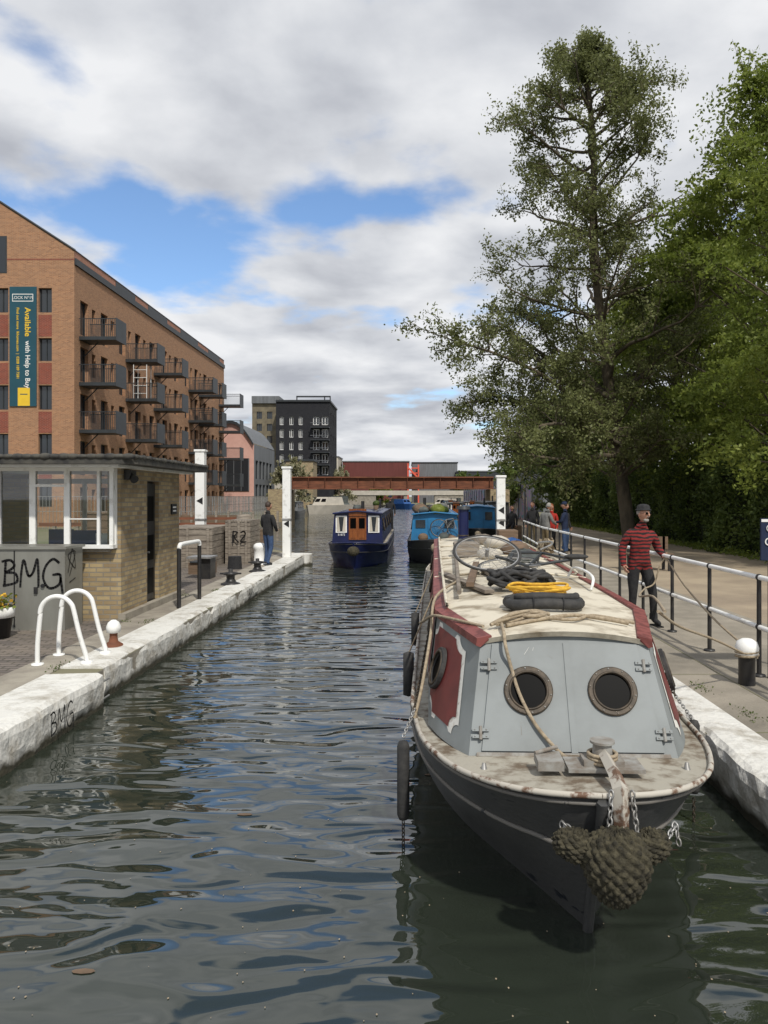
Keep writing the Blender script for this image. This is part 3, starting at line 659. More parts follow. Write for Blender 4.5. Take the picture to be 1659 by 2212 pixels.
mb.tube([(-4.06,13.5,ZP),(-4.06,13.5,ZP+1.08)],.038,'black',12); mb.tube([(-4.0,14.6,ZP),(-4.0,14.6,ZP+1.08)],.038,'black',12)
mb.tube(smoothpts([(-4.06,13.5,ZP+1.06),(-4.058,13.53,ZP+1.12),(-4.05,13.65,ZP+1.14),(-4.01,14.45,ZP+1.14),(-4.0,14.57,ZP+1.12),(-4.0,14.6,ZP+1.06)],4),.04,'white',12)
mb.obj('quay_handrail')
def crate(name,x0,x1,y0,y1,z1,n=7,mt='wood'):
    mb=MB(); h_=(z1-ZP)/n
    mb.box(x0+.04,x1-.04,y0+.04,y1-.04,ZP,z1-.02,'wood2')
    for i in range(n):
        a=ZP+i*h_+.006; b=ZP+(i+1)*h_-.008; j=random.uniform(0,.012)
        mb.box(x0,x1,y0-j,y0+.035,a,b,mt); mb.box(x1-.035,x1+j,y0+.037,y1,a,b,mt)
    for x in (x0+.1,(x0+x1)/2,x1-.15): mb.box(x,x+.07,y0-.04,y0-.013,ZP,z1,mt)
    for i in range(9):
        a=x0+(x1-x0)*i/9; mb.box(a+.01,a+(x1-x0)/9-.01,y0-.03,y1,z1-.018,z1+.02,mt)
    mb.obj(name)
crate('timber_crate',-6.9,-5.45,21.2,23.6,1.45,6); crate('timber_crate',-5.35,-4.62,22.3,23.8,1.62,8)
crate('timber_crate',-8.6,-7.1,20,23.6,1.9,8,'wood2')
strokes([[(0,0),(0,1)],[(0,1),(.4,.9),(.1,.5),(.5,0)],[(.7,.9),(1,1),(1.1,.7),(.7,.1),(1.2,.05)]],(-5.1,22.24,1.0),(1,0,0),(0,0,1),.32,.03,r=.02)
mb=MB(); mb.cyl((-4.75,20.9,ZP),(-4.75,20.9,ZP+.35),.2,.18,'blk' ,14); mb.box(-5.6,-5.0,19.4,19.9,ZP,ZP+.3,'wood2'); mb.box(-5.55,-5.05,19.35,19.95,ZP+.3,ZP+.33,'zinc'); mb.obj('storage_box')
mb=MB(); mb.box(-5.05,-4.75,18.3,18.8,ZP,ZP+.5,'black'); mb.box(-5.3,-4.72,18.2,18.9,ZP+.5,ZP+.54,'steel'); mb.obj('winding_gear')
mb=MB(); mb.lathe((-5.2,24.2,ZP),[(.24,0),(.24,1.35),(.2,1.42),(0,1.43)],'wood'); mb.obj('timber_bollard')
def gatepost(name,x,y,w_,z1,tri):
    mb=MB(); mb.box(x-w_/2,x+w_/2,y-w_/2,y+w_/2,ZP-.4,z1,'white'); mb.box(x-w_/2-.03,x+w_/2+.03,y-w_/2-.03,y+w_/2+.03,z1,z1+.07,'white')
    for zt_ in tri:
        mb.add([(x-w_*.35,y-w_/2-.006,zt_),(x+w_*.35,y-w_/2-.006,zt_+.12),(x+w_*.35,y-w_/2-.006,zt_-.12)],[(0,1,2)],'ink')
    mb.box(x-w_/2-.015,x+w_/2+.015,y-w_/2-.015,y+w_/2+.015,ZP+1.2,ZP+1.28,'steel')
    mb.obj(name,bevel=.01)
gatepost('white_gate_post',-3.95,24.9,.26,3.25,(1.45,)); gatepost('white_gate_post',3.0,24.4,.27,2.95,(1.9,1.5)); gatepost('white_gate_post',-6.75,24.8,.3,3.8,(2.2,))
mb=MB()
mb.box(-12,-5.4,28.6,29,ZP,1.1,'wood2'); mb.box(-14,-7.3,34,34.4,ZP,1.5,'wood2')
for i in range(14): mb.box(-13+i*.55,-12.9+i*.55,33.9,33.98,ZP,1.7,'wood')
mb.box(-13.5,-6.,27.8,27.9,1.25,1.38,'rust'); mb.box(-13.5,-6.6,30.8,30.9,1.4,1.5,'rust')
for i in range(9): mb.box(-13+i*.85,-12.9+i*.85,27.8,27.9,ZP,1.25,'wood')
mb.obj('timber_staging')
mb=MB()
for i in range(34):
    y=36+i*1.6; x=-11.2 if y<66 else -16.5
    mb.cyl((x,y,ZP),(x,y,ZP+2),.03,.03,'steel',5)
for (x,a,b) in [(-11.2,36,65),(-16.5,66,90)]:
    for z in (.6,1.0,1.5,2.0): mb.box(x-.01,x+.01,a,b,ZP+z-.02,ZP+z,'steel')
    y=a
    while y<b: mb.box(x-.008,x+.008,y,y+.02,ZP+.1,ZP+2,'steel'); y+=.22
for i in range(60): mb.box(-24+i*.21,-23.98+i*.21,46,46.02,ZP,ZP+2,'steel')
for z in (.3,1.1,2): mb.box(-24,-11.3,45.98,46.04,ZP+z-.03,ZP+z,'steel')
mb.obj('security_fence')

# ------------------------------------------------------------------ right railing
mb=MB()
def rx(y): return 3.9 if y<22 else 3.9+(y-22)*.06
ys=[2.9+1.38*i for i in range(19)]
for y in ys:
    x=rx(y); mb.cyl((x,y,ZP),(x,y,ZP+1.12),.027,.025,'black',10); mb.lathe((x,y,ZP),[(.07,.004),(.07,.025),(.03,.035)],'black',10)
    for z in (.55,1.1): mb.ell((x,y,ZP+z),(.04,.04,.04),'black',u=10,v=8)
for z in (.55,1.1): mb.tube([(rx(y),y,ZP+z) for y in [2.9,22,27.75]],.029,'white',10)
mb.obj('towpath_railing')
mb=MB(); mb.lathe((3.6,8.05,ZP),[(.085,0),(.085,.3),(.09,.31)],'black'); mb.lathe((3.6,8.05,ZP),[(.09,.31),(.115,.33),(.12,.4),(.1,.46),(.05,.49),(0,.495)],'white'); mb.tube([(3.6+.11*math.cos(a/2),8.05+.11*math.sin(a/2),ZP+.29+.003*a) for a in range(26)],.014,'rope',6); mb.obj('mooring_bollard')
S=empty('canal_sign'); mb=MB(); mb.cyl((3.98,8.32,ZP),(3.98,8.32,ZP+1.5),.03,.03,'black',10); mb.box(3.86,4.7,8.28,8.31,ZP+1.3,ZP+1.76,'nvcloth'); mb.box(3.86,4.7,8.275,8.279,ZP+1.72,ZP+1.75,'wht'); mb.cyl((4.6,8.32,ZP),(4.6,8.32,ZP+1.5),.03,.03,'black',10); mb.obj('board',S)
text('Old Ford',.12,frameM((3.89,8.27,ZP+1.5),(1,0,0),(0,0,1)),'wht',S,align='LEFT')
mb=MB(); mb.ring((3.95,8.27,ZP+1.65),(0,1,0),.035,.006,'wht',16,4); mb.obj('stand_in_mark',S)
mb=MB(); mb.box(5.9,7.1,20.2,20.7,ZP+.42,ZP+.47,'wood2'); mb.box(5.9,7.1,20.68,20.74,ZP+.55,ZP+.9,'wood2')
for x in (6.0,6.95): mb.box(x,x+.07,20.2,20.27,ZP,ZP+.42,'black'); mb.box(x,x+.07,20.68,20.75,ZP,ZP+.9,'black')
mb.obj('park_bench')
mb=MB(); mb.box(9.6,9.75,58,130,ZP,3.3,'mural')
for i in range(20): mb.box(9.5,9.6,58+i*3.6,58.15+i*3.6,ZP,3.45,'gcl')
mb.obj('graffiti_hoarding')

# ------------------------------------------------------------------ boats
GUN=[(0,0),(.25,.04),(.47,.17),(.67,.43),(.81,.78),(.92,1.25),(.985,2.0),(1.01,3.2)]
WL=[(0,.36),(.09,.55),(.23,.85),(.42,1.25),(.62,1.7),(.8,2.3),(.94,3.1),(.98,4.2)]
def hullpts(Lb,hb=.86,hs=.74):
    g=GUN+[(1.01,Lb-1.2),(.75,Lb-.2),(.35,Lb)]; w_=WL+[(.98,Lb-2),(.55,Lb-.7),(.2,Lb-.4)]
    rows=[]
    def interp(a,n=3):
        out=[]
        for p in smoothpts([(x,y,0) for x,y in a],n): out.append((p.x,p.y))
        return out
    g=interp(g);w_=interp(w_)
    for (gx,gy),(wx,wy) in zip(g,w_):
        h_=hs+(hb-hs)*max(0,1-gy/1.8)**1.5
        row=[]
        for f in (0,.05,.28,.36,.37,.65,1):
            bulge=.03*math.sin(math.pi*f)
            x=gx*(1-f)+wx*f+ (bulge if gx>.01 else 0); y=gy*(1-f)+wy*f - (bulge if gx<.3 else 0)
            row.append((max(0,x),y,h_*(1-f)))
        row.append((wx*.97,wy+.05,-.45)); rows.append(row)
    return rows
def hull(mb,Lb,k='hull',kg='gunw',kd='deck',hb=.86,hs=.74,strake='hull'):
    rows=hullpts(Lb,hb,hs); m=8
    for sg in (1,-1):
        vs=[(x*sg,y,z) for r_ in rows for x,y,z in r_]; fs=[]
        for i in range(len(rows)-1):
            for q in range(m-1):
                a=i*m+q; f=(a,a+m,a+m+1,a+1); fs.append(f if sg<0 else f[::-1])
        mb.add(vs,fs,k,True)
        mb.tube([(r_[0][0]*sg,r_[0][1]-.005,r_[0][2]+.003) for r_ in rows],.016,kg,8)
        for q,rr_ in ((1,.012),(3,.014)): mb.tube([((r_[q][0]+.004)*sg,r_[q][1]-.004,r_[q][2]) for r_ in rows],rr_,strake,6)
    g=[r_[0] for r_ in rows]
    vs=[]; 
    for x,y,z in g: vs+=[(-x,y,z-.01),(0,y,z+.012),(x,y,z-.01)]
    fs=[]
    for i in range(len(g)-1): 
        a=3*i; fs+=[(a,a+1,a+4,a+3),(a+1,a+2,a+5,a+4)]
    mb.add(vs,fs,kd); 
    b=rows[-1]; mb.add([(x,y,z) for x,y,z in b]+[(-x,y,z) for x,y,z in b[::-1]],[tuple(range(16))],k)
    mb.tube([(0,-.03,hb-.02),(0,.08,hb*.6),(0,.24,hb*.3),(0,.34,0),(0,.36,-.3)],.03,k,6)

NB=empty('narrowboat',(0.965,3.77,0),(0,0,-.036)); LB=14.3
mb=MB(); hull(mb,LB,strake='strake'); mb.obj('hull',NB)
bt=[(.625,.78,.78),(.875,1.5,.76),(.91,LB-2.2,.76)]; tp=[(.53,1.13,1.42),(.80,2.25,1.43),(.815,LB-2.2,1.43)]
mb=MB()
def lerp(a,b,t): return tuple(a[i]*(1-t)+b[i]*t for i in range(3))
def patch(sg):
    b0,b1=bt[0],bt[1]; t0,t1=tp[0],tp[1]
    def Pf(u,v):
        p=lerp(lerp(b0,b1,u),lerp(t0,t1,u),v); bul=.03*math.sin(math.pi*u); return Vector(((p[0]+bul)*sg,p[1],p[2]))
    return Pf
for sg in (1,-1):
    Pf=patch(sg); n=8; vs=[Pf(i/n,j/n) for i in range(n+1) for j in range(n+1)]
    fs=[(i*(n+1)+j,(i+1)*(n+1)+j,(i+1)*(n+1)+j+1,i*(n+1)+j+1) for i in range(n) for j in range(n)]
    mb.add(vs,fs,'grey',True)
    q=[(x*sg,y,z) for x,y,z in (bt[1],bt[2],tp[2],tp[1])]; mb.quad(*q,'grey')
mb.quad((-.625,.78,.78),(.625,.78,.78),(.53,1.13,1.42),(-.53,1.13,1.42),'grey')
mb.add([(-.53,1.13,1.42),(.53,1.13,1.42),(0,1.12,1.475)],[(0,1,2)],'grey')
mb.quad((-.91,LB-2.2,.7),(.91,LB-2.2,.7),(.815,LB-2.2,1.43),(-.815,LB-2.2,1.43),'grey')
mb.obj('cabin',NB)
fdir=Vector((0,1.13-.78,1.42-.78)).normalized(); fnrm=Vector((1,0,0)).cross(fdir).normalized()
if fnrm.y>0: fnrm=-fnrm
def FP(x,z,o=0):
    t=(z-.78)/(1.42-.78); return Vector((x,.78+(1.13-.78)*t,z))+fnrm*o
rotF=Matrix((Vector((1,0,0)),fnrm.cross(Vector((1,0,0)))*-1,fnrm)).transposed()
mb=MB()
def fquad(x0,z0,x1,z1,x2,z2,x3,z3,o,k):
    a=[FP(x0,z0,o),FP(x1,z1,o),FP(x2,z2,o),FP(x3,z3,o)]; b=[FP(x0,z0,0.001),FP(x1,z1,.001),FP(x2,z2,.001),FP(x3,z3,.001)]
    mb.add(a+b,[(0,1,2,3),(0,4,5,1),(1,5,6,2),(2,6,7,3),(3,7,4,0)],k)
fquad(-.545,.81,-.004,.81,-.004,1.395,-.46,1.395,.014,'grey'); fquad(.004,.81,.545,.81,.46,1.395,.004,1.395,.014,'grey')
fquad(-.008,.8,.03,.8,.03,1.4,-.008,1.4,.02,'grey')
fquad(-.58,.782,.58,.782,.575,.802,-.575,.802,.02,'gear')
for x in (-.245,.275):
    c=FP(x,1.13,.014); ax=fnrm.orthogonal().normalized(); bx=fnrm.cross(ax)
    mb.disc(c+fnrm*.004,fnrm,.117,'glassd'); mb.flange(c,fnrm,.108,.152,.018,'brass',40); mb.ring(c+fnrm*.018,fnrm,.117,.008,'brass',40)
    for i in range(10):
        a=i*math.pi/5+.2; mb.ell(c+(ax*math.cos(a)+bx*math.sin(a))*.139+fnrm*.019,(.006,.006,.006),'gear',u=6,v=5)
for (x,z,s) in [(-.485,1.27,1),(-.55,.9,1),(.485,1.27,-1),(.555,.9,-1)]:
    c=FP(x,z,.02); mb.obox(c+fdir*.02,(.1,.02,.014),rotF,'grey'); mb.obox(c-fdir*.02,(.1,.02,.014),rotF,'grey'); mb.obox(c,(.02,.07,.018),rotF,'gear'); mb.tube([c-fdir*.04+fnrm*.01,c+fdir*.04+fnrm*.01],.009,'gear',8)
    for q in (-1,1):
        for p in (-.035,.035): mb.ell(c+fdir*.02*q+Vector((p,0,0))+fnrm*.009,(.005,.005,.004),'steel',u=6,v=4)
# scuffs and scratches in the paint
rr=random.Random(8)
for i in range(16):
    x=rr.uniform(-.42,.42); z=rr.uniform(.86,1.36)
    if min(abs(x+.245),abs(x-.275))<.17 and abs(z-1.13)<.17: continue
    if abs(x)<.06: continue
    l=rr.uniform(.02,.09); a=rr.uniform(-1.2,1.2); p=FP(x,z,.0155); q=FP(x+l*math.sin(a),z+l*math.cos(a)*.8,.0155); wv=Vector((.0012,0,0))
    mb.add([p-wv,q-wv*.5,q+wv*.5,p+wv],[(0,1,2,3)],'pwht' if i%2 else 'gear')
mb.obj('front_doors',NB)
mb=MB()
def scallop(u0,u1,v0,v1,r_):
    pts=[]
    cs=[(u0,v0,0),(u1,v0,1),(u1,v1,2),(u0,v1,3)]
    ar={0:(90,0),1:(180,90),2:(270,180),3:(0,-90)}
    for (u,v,i) in cs:
        a0,a1=ar[i]
        for s_ in range(7):
            a=R(a0+(a1-a0)*s_/6); pts.append((u+r_*math.cos(a)*1.2,v+r_*math.sin(a)))
    return pts
for sg in (1,-1):
    Pf=patch(sg)
    def pn(u,v):
        e_=.01; n_=(Pf(u+e_,v)-Pf(u-e_,v)).cross(Pf(u,v+e_)-Pf(u,v-e_)).normalized()
        return n_ if n_.x*sg>0 else -n_
    for (u0,u1,v0,v1,o_,k_) in [(.2,1.0,.09,.93,.004,'pwht'),(.25,.995,.13,.89,.008,'maroon')]:
        pl=scallop(u0,u1,v0,v1,.1 if k_=='pwht' else .11); cc=((u0+u1)/2,(v0+v1)/2)
        rings_=6; vs=[Pf(*cc)+pn(*cc)*o_]; fs=[]
        for q in range(1,rings_+1):
            for (u,v) in pl:
                uu=cc[0]+(u-cc[0])*q/rings_; vv=cc[1]+(v-cc[1])*q/rings_; vs.append(Pf(uu,vv)+pn(uu,vv)*o_)
        m=len(pl)
        for j in range(m): fs.append((0,1+j,1+(j+1)%m))
        for q in range(rings_-1):
            for j in range(m): fs.append((1+q*m+j,1+(q+1)*m+j,1+(q+1)*m+(j+1)%m,1+q*m+(j+1)%m))
        mb.add(vs,fs,k_,True)
    c=Pf(.72,.53)+pn(.72,.53)*.012; n_=pn(.72,.53)
    mb.disc(c+n_*.01,n_,.115,'glassd'); mb.flange(c,n_,.105,.15,.03,'rubber'); mb.ring(c+n_*.028,n_,.12,.01,'brass')
    for (ya,yb) in [(2.5,5.2),(5.6,8.4),(8.8,LB-2.6)]:
        def SP(y,v,o): 
            t=(y-bt[1][1])/(bt[2][1]-bt[1][1]); b=lerp(bt[1],bt[2],t); t2=(y-tp[1][1])/(tp[2][1]-tp[1][1]); a=lerp(tp[1],tp[2],t2); return Vector(((b[0]*(1-v)+a[0]*v+o)*sg,y,b[2]*(1-v)+a[2]*v))
        mb.quad(SP(ya,.08,.012),SP(yb,.08,.012),SP(yb,.92,.012),SP(ya,.92,.012),'pwht'); mb.quad(SP(ya+.05,.13,.016),SP(yb-.05,.13,.016),SP(yb-.05,.87,.016),SP(ya+.05,.87,.016),'maroon')
        c=SP((ya+yb)/2,.55,.03); mb.disc(c+Vector((.01*sg,0,0)),(sg,0,.1),.11,'glassd'); mb.ring(c,(sg,0,.15),.13,.02,'brass')
mb.obj('side_panels',NB)
mb=MB(); st=[(.545,1.09,1.425),(.68,1.65,1.432),(.815,2.25,1.438)]+[(.83,2.25+(LB-4.4-.05)*i/10,1.44) for i in range(1,11)]
nc=10; vs=[];fs=[]
for (x,y,z) in st:
    for j in range(nc+1):
        t=-1+2*j/nc; vs.append((x*t,y,z+.06*(1-t*t)))
for i in range(len(st)-1):
    for j in range(nc): a=i*(nc+1)+j; fs.append((a,a+1,a+nc+2,a+nc+1))
mb.add(vs,fs,'cream',True)
fr=vs[:nc+1]; mb.add(fr+[(x,y+.02,z-.035) for x,y,z in fr],[(j,j+nc+1,j+nc+2,j+1) for j in range(nc)],'cream')
for sg in (1,-1):
    pr=[]
    for (x,y,z) in st:
        pr.append([((x-.085)*sg,y+.01,z+.016),((x-.08)*sg,y,z+.032),((x+.012)*sg,y,z+.012),((x+.018)*sg,y,z-.035),((x-.01)*sg,y,z-.045)])
    vs=[p for r_ in pr for p in r_]; fs=[]
    for i in range(len(pr)-1):
        for q in range(4): a=i*5+q; fs.append((a,a+5,a+6,a+1))
    mb.add(vs,fs,'maroon2'); mb.add(pr[0],[(0,1,2,3,4)],'maroon2')
for y in (4.6,7.0,9.5): mb.tube([(-.83,y,1.452),(-.4,y,1.503),(0,y,1.512),(.4,y,1.503),(.83,y,1.452)],.012,'cream',6)
mb.tube(smoothpts([(.62,3.3,1.48),(.66,3.4,1.58),(.68,3.9,1.6),(.66,4.4,1.58),(.62,4.5,1.48)],5),.014,'white',8)
mb.tube(smoothpts([(-.72,2.5,1.47),(-.74,2.55,1.52),(-.75,8,1.53),(-.74,11.5,1.52),(-.72,11.6,1.47)],5),.014,'cream',8)
mb.tube(smoothpts([(.72,4.8,1.47),(.74,4.85,1.52),(.75,8,1.53),(.74,11.5,1.52),(.72,11.6,1.47)],5),.014,'cream',8)
mb.obj('roof',NB)
mb=MB()
mb.tube(smoothpts([(-.26,2.0,1.535),(-.22,1.88,1.54),(0,1.85,1.555),(.2,1.87,1.545),(.27,2.0,1.54),(.24,2.18,1.54),(0,2.26,1.55),(-.22,2.2,1.54),(-.27,2.05,1.54)],5),.04,'rubber',10)
mb.tube(smoothpts([(-.2,2.02,1.58),(-.16,1.93,1.59),(.02,1.9,1.6),(.2,1.95,1.59),(.25,2.05,1.585)],5),.03,'rubber',10)
for x in (-.1,.12): mb.ring((x,1.855,1.553),(1,0,0),.046,.006,'blk',14,4)
mb.obj('rubber_fender_coil',NB)
mb=MB(); rr=random.Random(2)
for q in range(6):
    r0=.15+.025*rr.random()+.012*q; ph=rr.random()*6; cx,cy=rr.uniform(-.03,.03),2.62+rr.uniform(-.04,.04); npt=26
    mb.tube([(cx+.04+r0*(1.15+.12*math.sin(2*a+ph))*math.cos(a),cy+r0*.8*(1+.1*math.sin(3*a+ph))*math.sin(a),1.515+.017*q+.008*math.sin(3*a+ph)) for a in [2*math.pi*i/npt for i in range(npt)]],.0125,'yrope',6,closed=True)
mb.tube(smoothpts([(-.2,2.5,1.52),(-.05,2.42,1.55),(.12,2.5,1.58),(.26,2.6,1.52),(.3,2.75,1.51)],5),.012,'yrope',6); mb.obj('yellow_rope_coil',NB)
mb=MB()
for s_ in range(12):
    a=random.random()*6; pts=[(-.05+random.uniform(.12,.32)*math.cos(a+i*.7),3.15+random.uniform(.1,.26)*math.sin(a+i*.7),1.53+random.uniform(.0,.15)) for i in range(11)]
    mb.tube(smoothpts(pts,4),.02,'rubber',7)
mb.obj('black_hose_coil',NB)
mb=MB()
mb.tube(smoothpts([(-.35,1.3,1.485),(-.1,1.45,1.505),(.15,1.6,1.51),(.35,1.5,1.5),(.5,1.45,1.48)],6),.014,'rope',7)
mb.tube(smoothpts([(-.38,1.45,1.49),(-.2,1.6,1.505),(.1,1.4,1.51),(.3,1.65,1.5),(.55,1.5,1.475)],6),.012,'rope',7)
for q in range(6): mb.tube(smoothpts([(-.42+random.uniform(-.04,.04),1.25+random.uniform(0,.1),1.49),(-.3,1.38+random.uniform(-.08,.08),1.51+.01*q),(-.12,1.5+random.uniform(-.08,.08),1.52+.005*q),(-.02,1.62+random.uniform(-.05,.05),1.515)],6),.012,'rope',7)
p_=[(-.38,1.35,1.5),(-.385,1.1,1.475),(-.38,1.02,1.4),FP(-.345,1.25,.03),FP(-.3,1.1,.035),FP(-.22,.95,.04),FP(-.12,.83,.06),(-.05,.6,.83),(.02,.42,.86),(.07,.35,.9)]
mb.tube(smoothpts(p_,6),.0115,'rope',7)
mb.tube(smoothpts([(-.5,1.35,1.47),(-.76,1.8,1.46),(-.85,2.1,1.42),(-.92,2.6,1.3),(-.97,3.4,1.15)],6),.011,'rope',7)
mb.tube(smoothpts([(-.97,1.5,.8),(-.92,1.6,1.0),(-.86,1.95,1.3),(-.82,2.6,1.5),(-.6,3.6,1.53)],6),.012,'rope',7)
mb.obj('mooring_ropes',NB)
mb=MB()
mb.obox((-.55,3.6,1.52),(.09,1.6,.03),Matrix.Rotation(.25,3,'Z'),'wood'); mb.obox((-.42,4.2,1.55),(.07,2.2,.04),Matrix.Rotation(-.08,3,'Z'),'wood2'); mb.obox((-.2,4.1,1.53),(.12,1.3,.03),Matrix.Rotation(.1,3,'Z'),'wood')
mb.cyl((-.62,2.7,1.53),(-.5,8.6,1.56),.022,.022,'wood',8); mb.cyl((.5,6.2,1.53),(.2,11,1.58),.03,.03,'wood2',8)
mb.obj('planks',NB)
mb=MB()
def wheel(c,n_,r_=.33):
    n_=Vector(n_).normalized(); c=Vector(c); mb.ring(c,n_,r_,.012,'rubber',44,8); mb.ring(c,n_,r_-.019,.008,'steel',44,6); a=n_.orthogonal().normalized(); b=n_.cross(a)
    mb.cyl(c-n_*.04,c+n_*.04,.02,.02,'steel',10)
    for i in range(24):
        t=i*2*math.pi/24; mb.tube([c+n_*(.03 if i%2 else -.03),c+(a*math.cos(t)+b*math.sin(t))*(r_-.02)],.0022,'steel',3)
W1=Vector((-.31,3.75,1.79)); nW=(0.05,-.45,.89); wheel(W1,nW); W2=Vector((-.02,4.6,1.6)); wheel(W2,(-.1,-.12,1))
bb=Vector((.15,4.15,1.62)); seat=Vector((.62,4.3,1.68)); hd=Vector((.05,4.75,1.72)); hd2=Vector((.4,4.95,1.7))
for a,b in [(W1+Vector((.1,.2,-.05)),bb),(bb,seat),(bb,hd2),(seat,hd2),(hd,hd2),(W2,hd)]: mb.tube([a,b],.016,'zinc',8)
mb.ell(seat+Vector((.05,0,.03)),(.13,.06,.03),'rubber'); mb.tube(smoothpts([hd2+Vector((-.05,-.2,.05)),hd2+Vector((.1,-.05,.1)),hd2+Vector((.12,.15,.12)),hd2+Vector((0,.3,.1))],5),.012,'steel',6)
mb.ring(bb,(0,-.2,1),.09,.008,'steel',20,5); mb.tube([bb,bb+Vector((.1,-.14,.02))],.01,'steel',6)
mb.obj('bicycle',NB)
mb=MB(); mb.cyl((-.28,10.8,1.48),(-.28,10.8,2.1),.1,.1,'navy',16); mb.cyl((-.28,10.8,2.1),(-.28,10.8,2.16),.14,.12,'zinc',16); mb.ring((-.28,10.8,1.6),(0,0,1),.102,.012,'brass',20,6); mb.obj('chimney',NB)
mb=MB(); rr=random.Random(3)
for (x,y,s,k) in [(.3,5.9,.2,'cloth'),(-.1,6.6,.16,'creamr'),(.35,7.3,.22,'wood2'),(-.35,8.2,.2,'cloth'),(.2,8.8,.22,'creamr'),(.0,9.7,.2,'wood'),(.5,9.2,.16,'bluech')]:
    mb.ell((x,y,1.5+s*.35),(s,s*1.4,s*.55),k,u=12,v=8,fn=lambda p:p*(1+rr.uniform(-.12,.12)))
mb.box(-.55,-.2,6.9,7.5,1.5,1.68,'wood'); mb.box(.35,.7,10.2,10.8,1.48,1.72,'wood2')
for i in range(60):
    p=Vector((.62+rr.uniform(-.09,.09),6.2+rr.uniform(-.1,.1),1.6+rr.uniform(0,.18))); q=Vector((rr.uniform(-1,1),rr.uniform(-1,1),rr.uniform(-1,1))).normalized(); o_=q.orthogonal()*.035; b_=q.cross(o_); mb.add([p-o_,p-b_,p+o_,p+b_],[(0,1,2,3)],'rope')
mb.obj('roof_clutter',NB)
mb=MB()
mb.box(-.27,-.13,.32,.5,.865,.915,'gear'); mb.box(-.11,.3,.3,.5,.865,.885,'gear'); mb.box(-.02,.2,.34,.47,.885,.915,'gear'); mb.tube([(-.27,.45,.92),(-.14,.5,.94)],.012,'gear',6)
mb.cyl((.09,.4,.87),(.09,.4,1.0),.062,.05,'gear',16); mb.cyl((.09,.4,1.0),(.09,.4,1.012),.068,.068,'gear',16)
mb.tube([(.09,.35,.95),(.09,.1,.93),(.09,-.01,.9),(.09,-.03,.8),(.09,-.03,.66)],[.03,.035,.04,.04,.035],'gunw',4,smooth=False)
for a in range(3): mb.ring((.09,.4,.9+.02*a),(0,0,1),.075,.011,'rope',20,6)
for (x,y) in [(-.55,.5),(.6,.55)]: mb.cyl((x,y,.8),(x,y+.01,.84),.02,.01,'steel',8)
for sg in (-1,1):
    mb.chain((.09+sg*.05,-.035,.9),(.09+sg*.07,-.07,.68),l=.042,r=.005); mb.chain((.09+sg*.28,.03,.72),(.09+sg*.2,-.07,.66),l=.04,r=.005); mb.chain((.09+sg*.28,.03,.72),(.09+sg*.29,.0,.62),l=.04,r=.005)
mb.obj('foredeck_gear',NB)
mb=MB()
def knit(cnt,rad,nu,nv,amp,rot=None,taper=0):
    def fn(p):
        x,y,z=p.x/rad[0],p.y/rad[1],p.z/rad[2]; th=math.atan2(y,x); ph=math.acos(max(-1,min(1,z)))
        k1=abs(math.sin(th*nu+ph*nv+.6*math.sin(3*ph))); k2=abs(math.sin(th*nu-ph*nv))
        dsp=amp*(math.sqrt(k1*k2)-.5)
        nz=Vector((x,y,z)); q=p+nz*(dsp+.006*math.sin(x*11+z*9)*math.sin(y*13))
        if taper: q.x*=1+taper*z; q.y*=1+taper*.5*z
        return q
    mb.ell(cnt,rad,'fend',rot,u=150,v=100,fn=fn)
knit((.05,-.1,.555),(.16,.13,.185),8,10,.02,taper=.22)
knit((-.13,-.05,.635),(.12,.085,.075),6,8,.016,Matrix.Rotation(.25,3,'Y')); knit((.22,-.05,.64),(.1,.085,.075),6,8,.016,Matrix.Rotation(-.25,3,'Y'))
mb.obj('bow_fender',NB)
mb=MB()
for sg,y in ((-1,1.3),(1,1.75)):
    x=sg*1.04; mb.lathe((x,y,.17 if sg<0 else .2),[(0,0),(.03,.01),(.042,.04),(.042,.5),(.03,.53),(0,.54)],'rubber',14)
    mb.chain((x,y,.73),(sg*.97,y+.2,.86),'steel',.035,.004); mb.chain((sg*.97,y+.2,.86),(sg*.84,y+1.1,1.42),'brass',.04,.005)
    mb.chain((x,y,.17),(x,y,-.05),'brass',.035,.004)
for y in (3.2,5.6): mb.lathe((-1.07,y,.5),[(0,0),(.05,.02),(.05,.4),(0,.42)],'rubber',12); mb.tube([(-1.07,y,.9),(-.84,y,1.44)],.008,'rope',5)
mb.obj('side_fenders',NB)

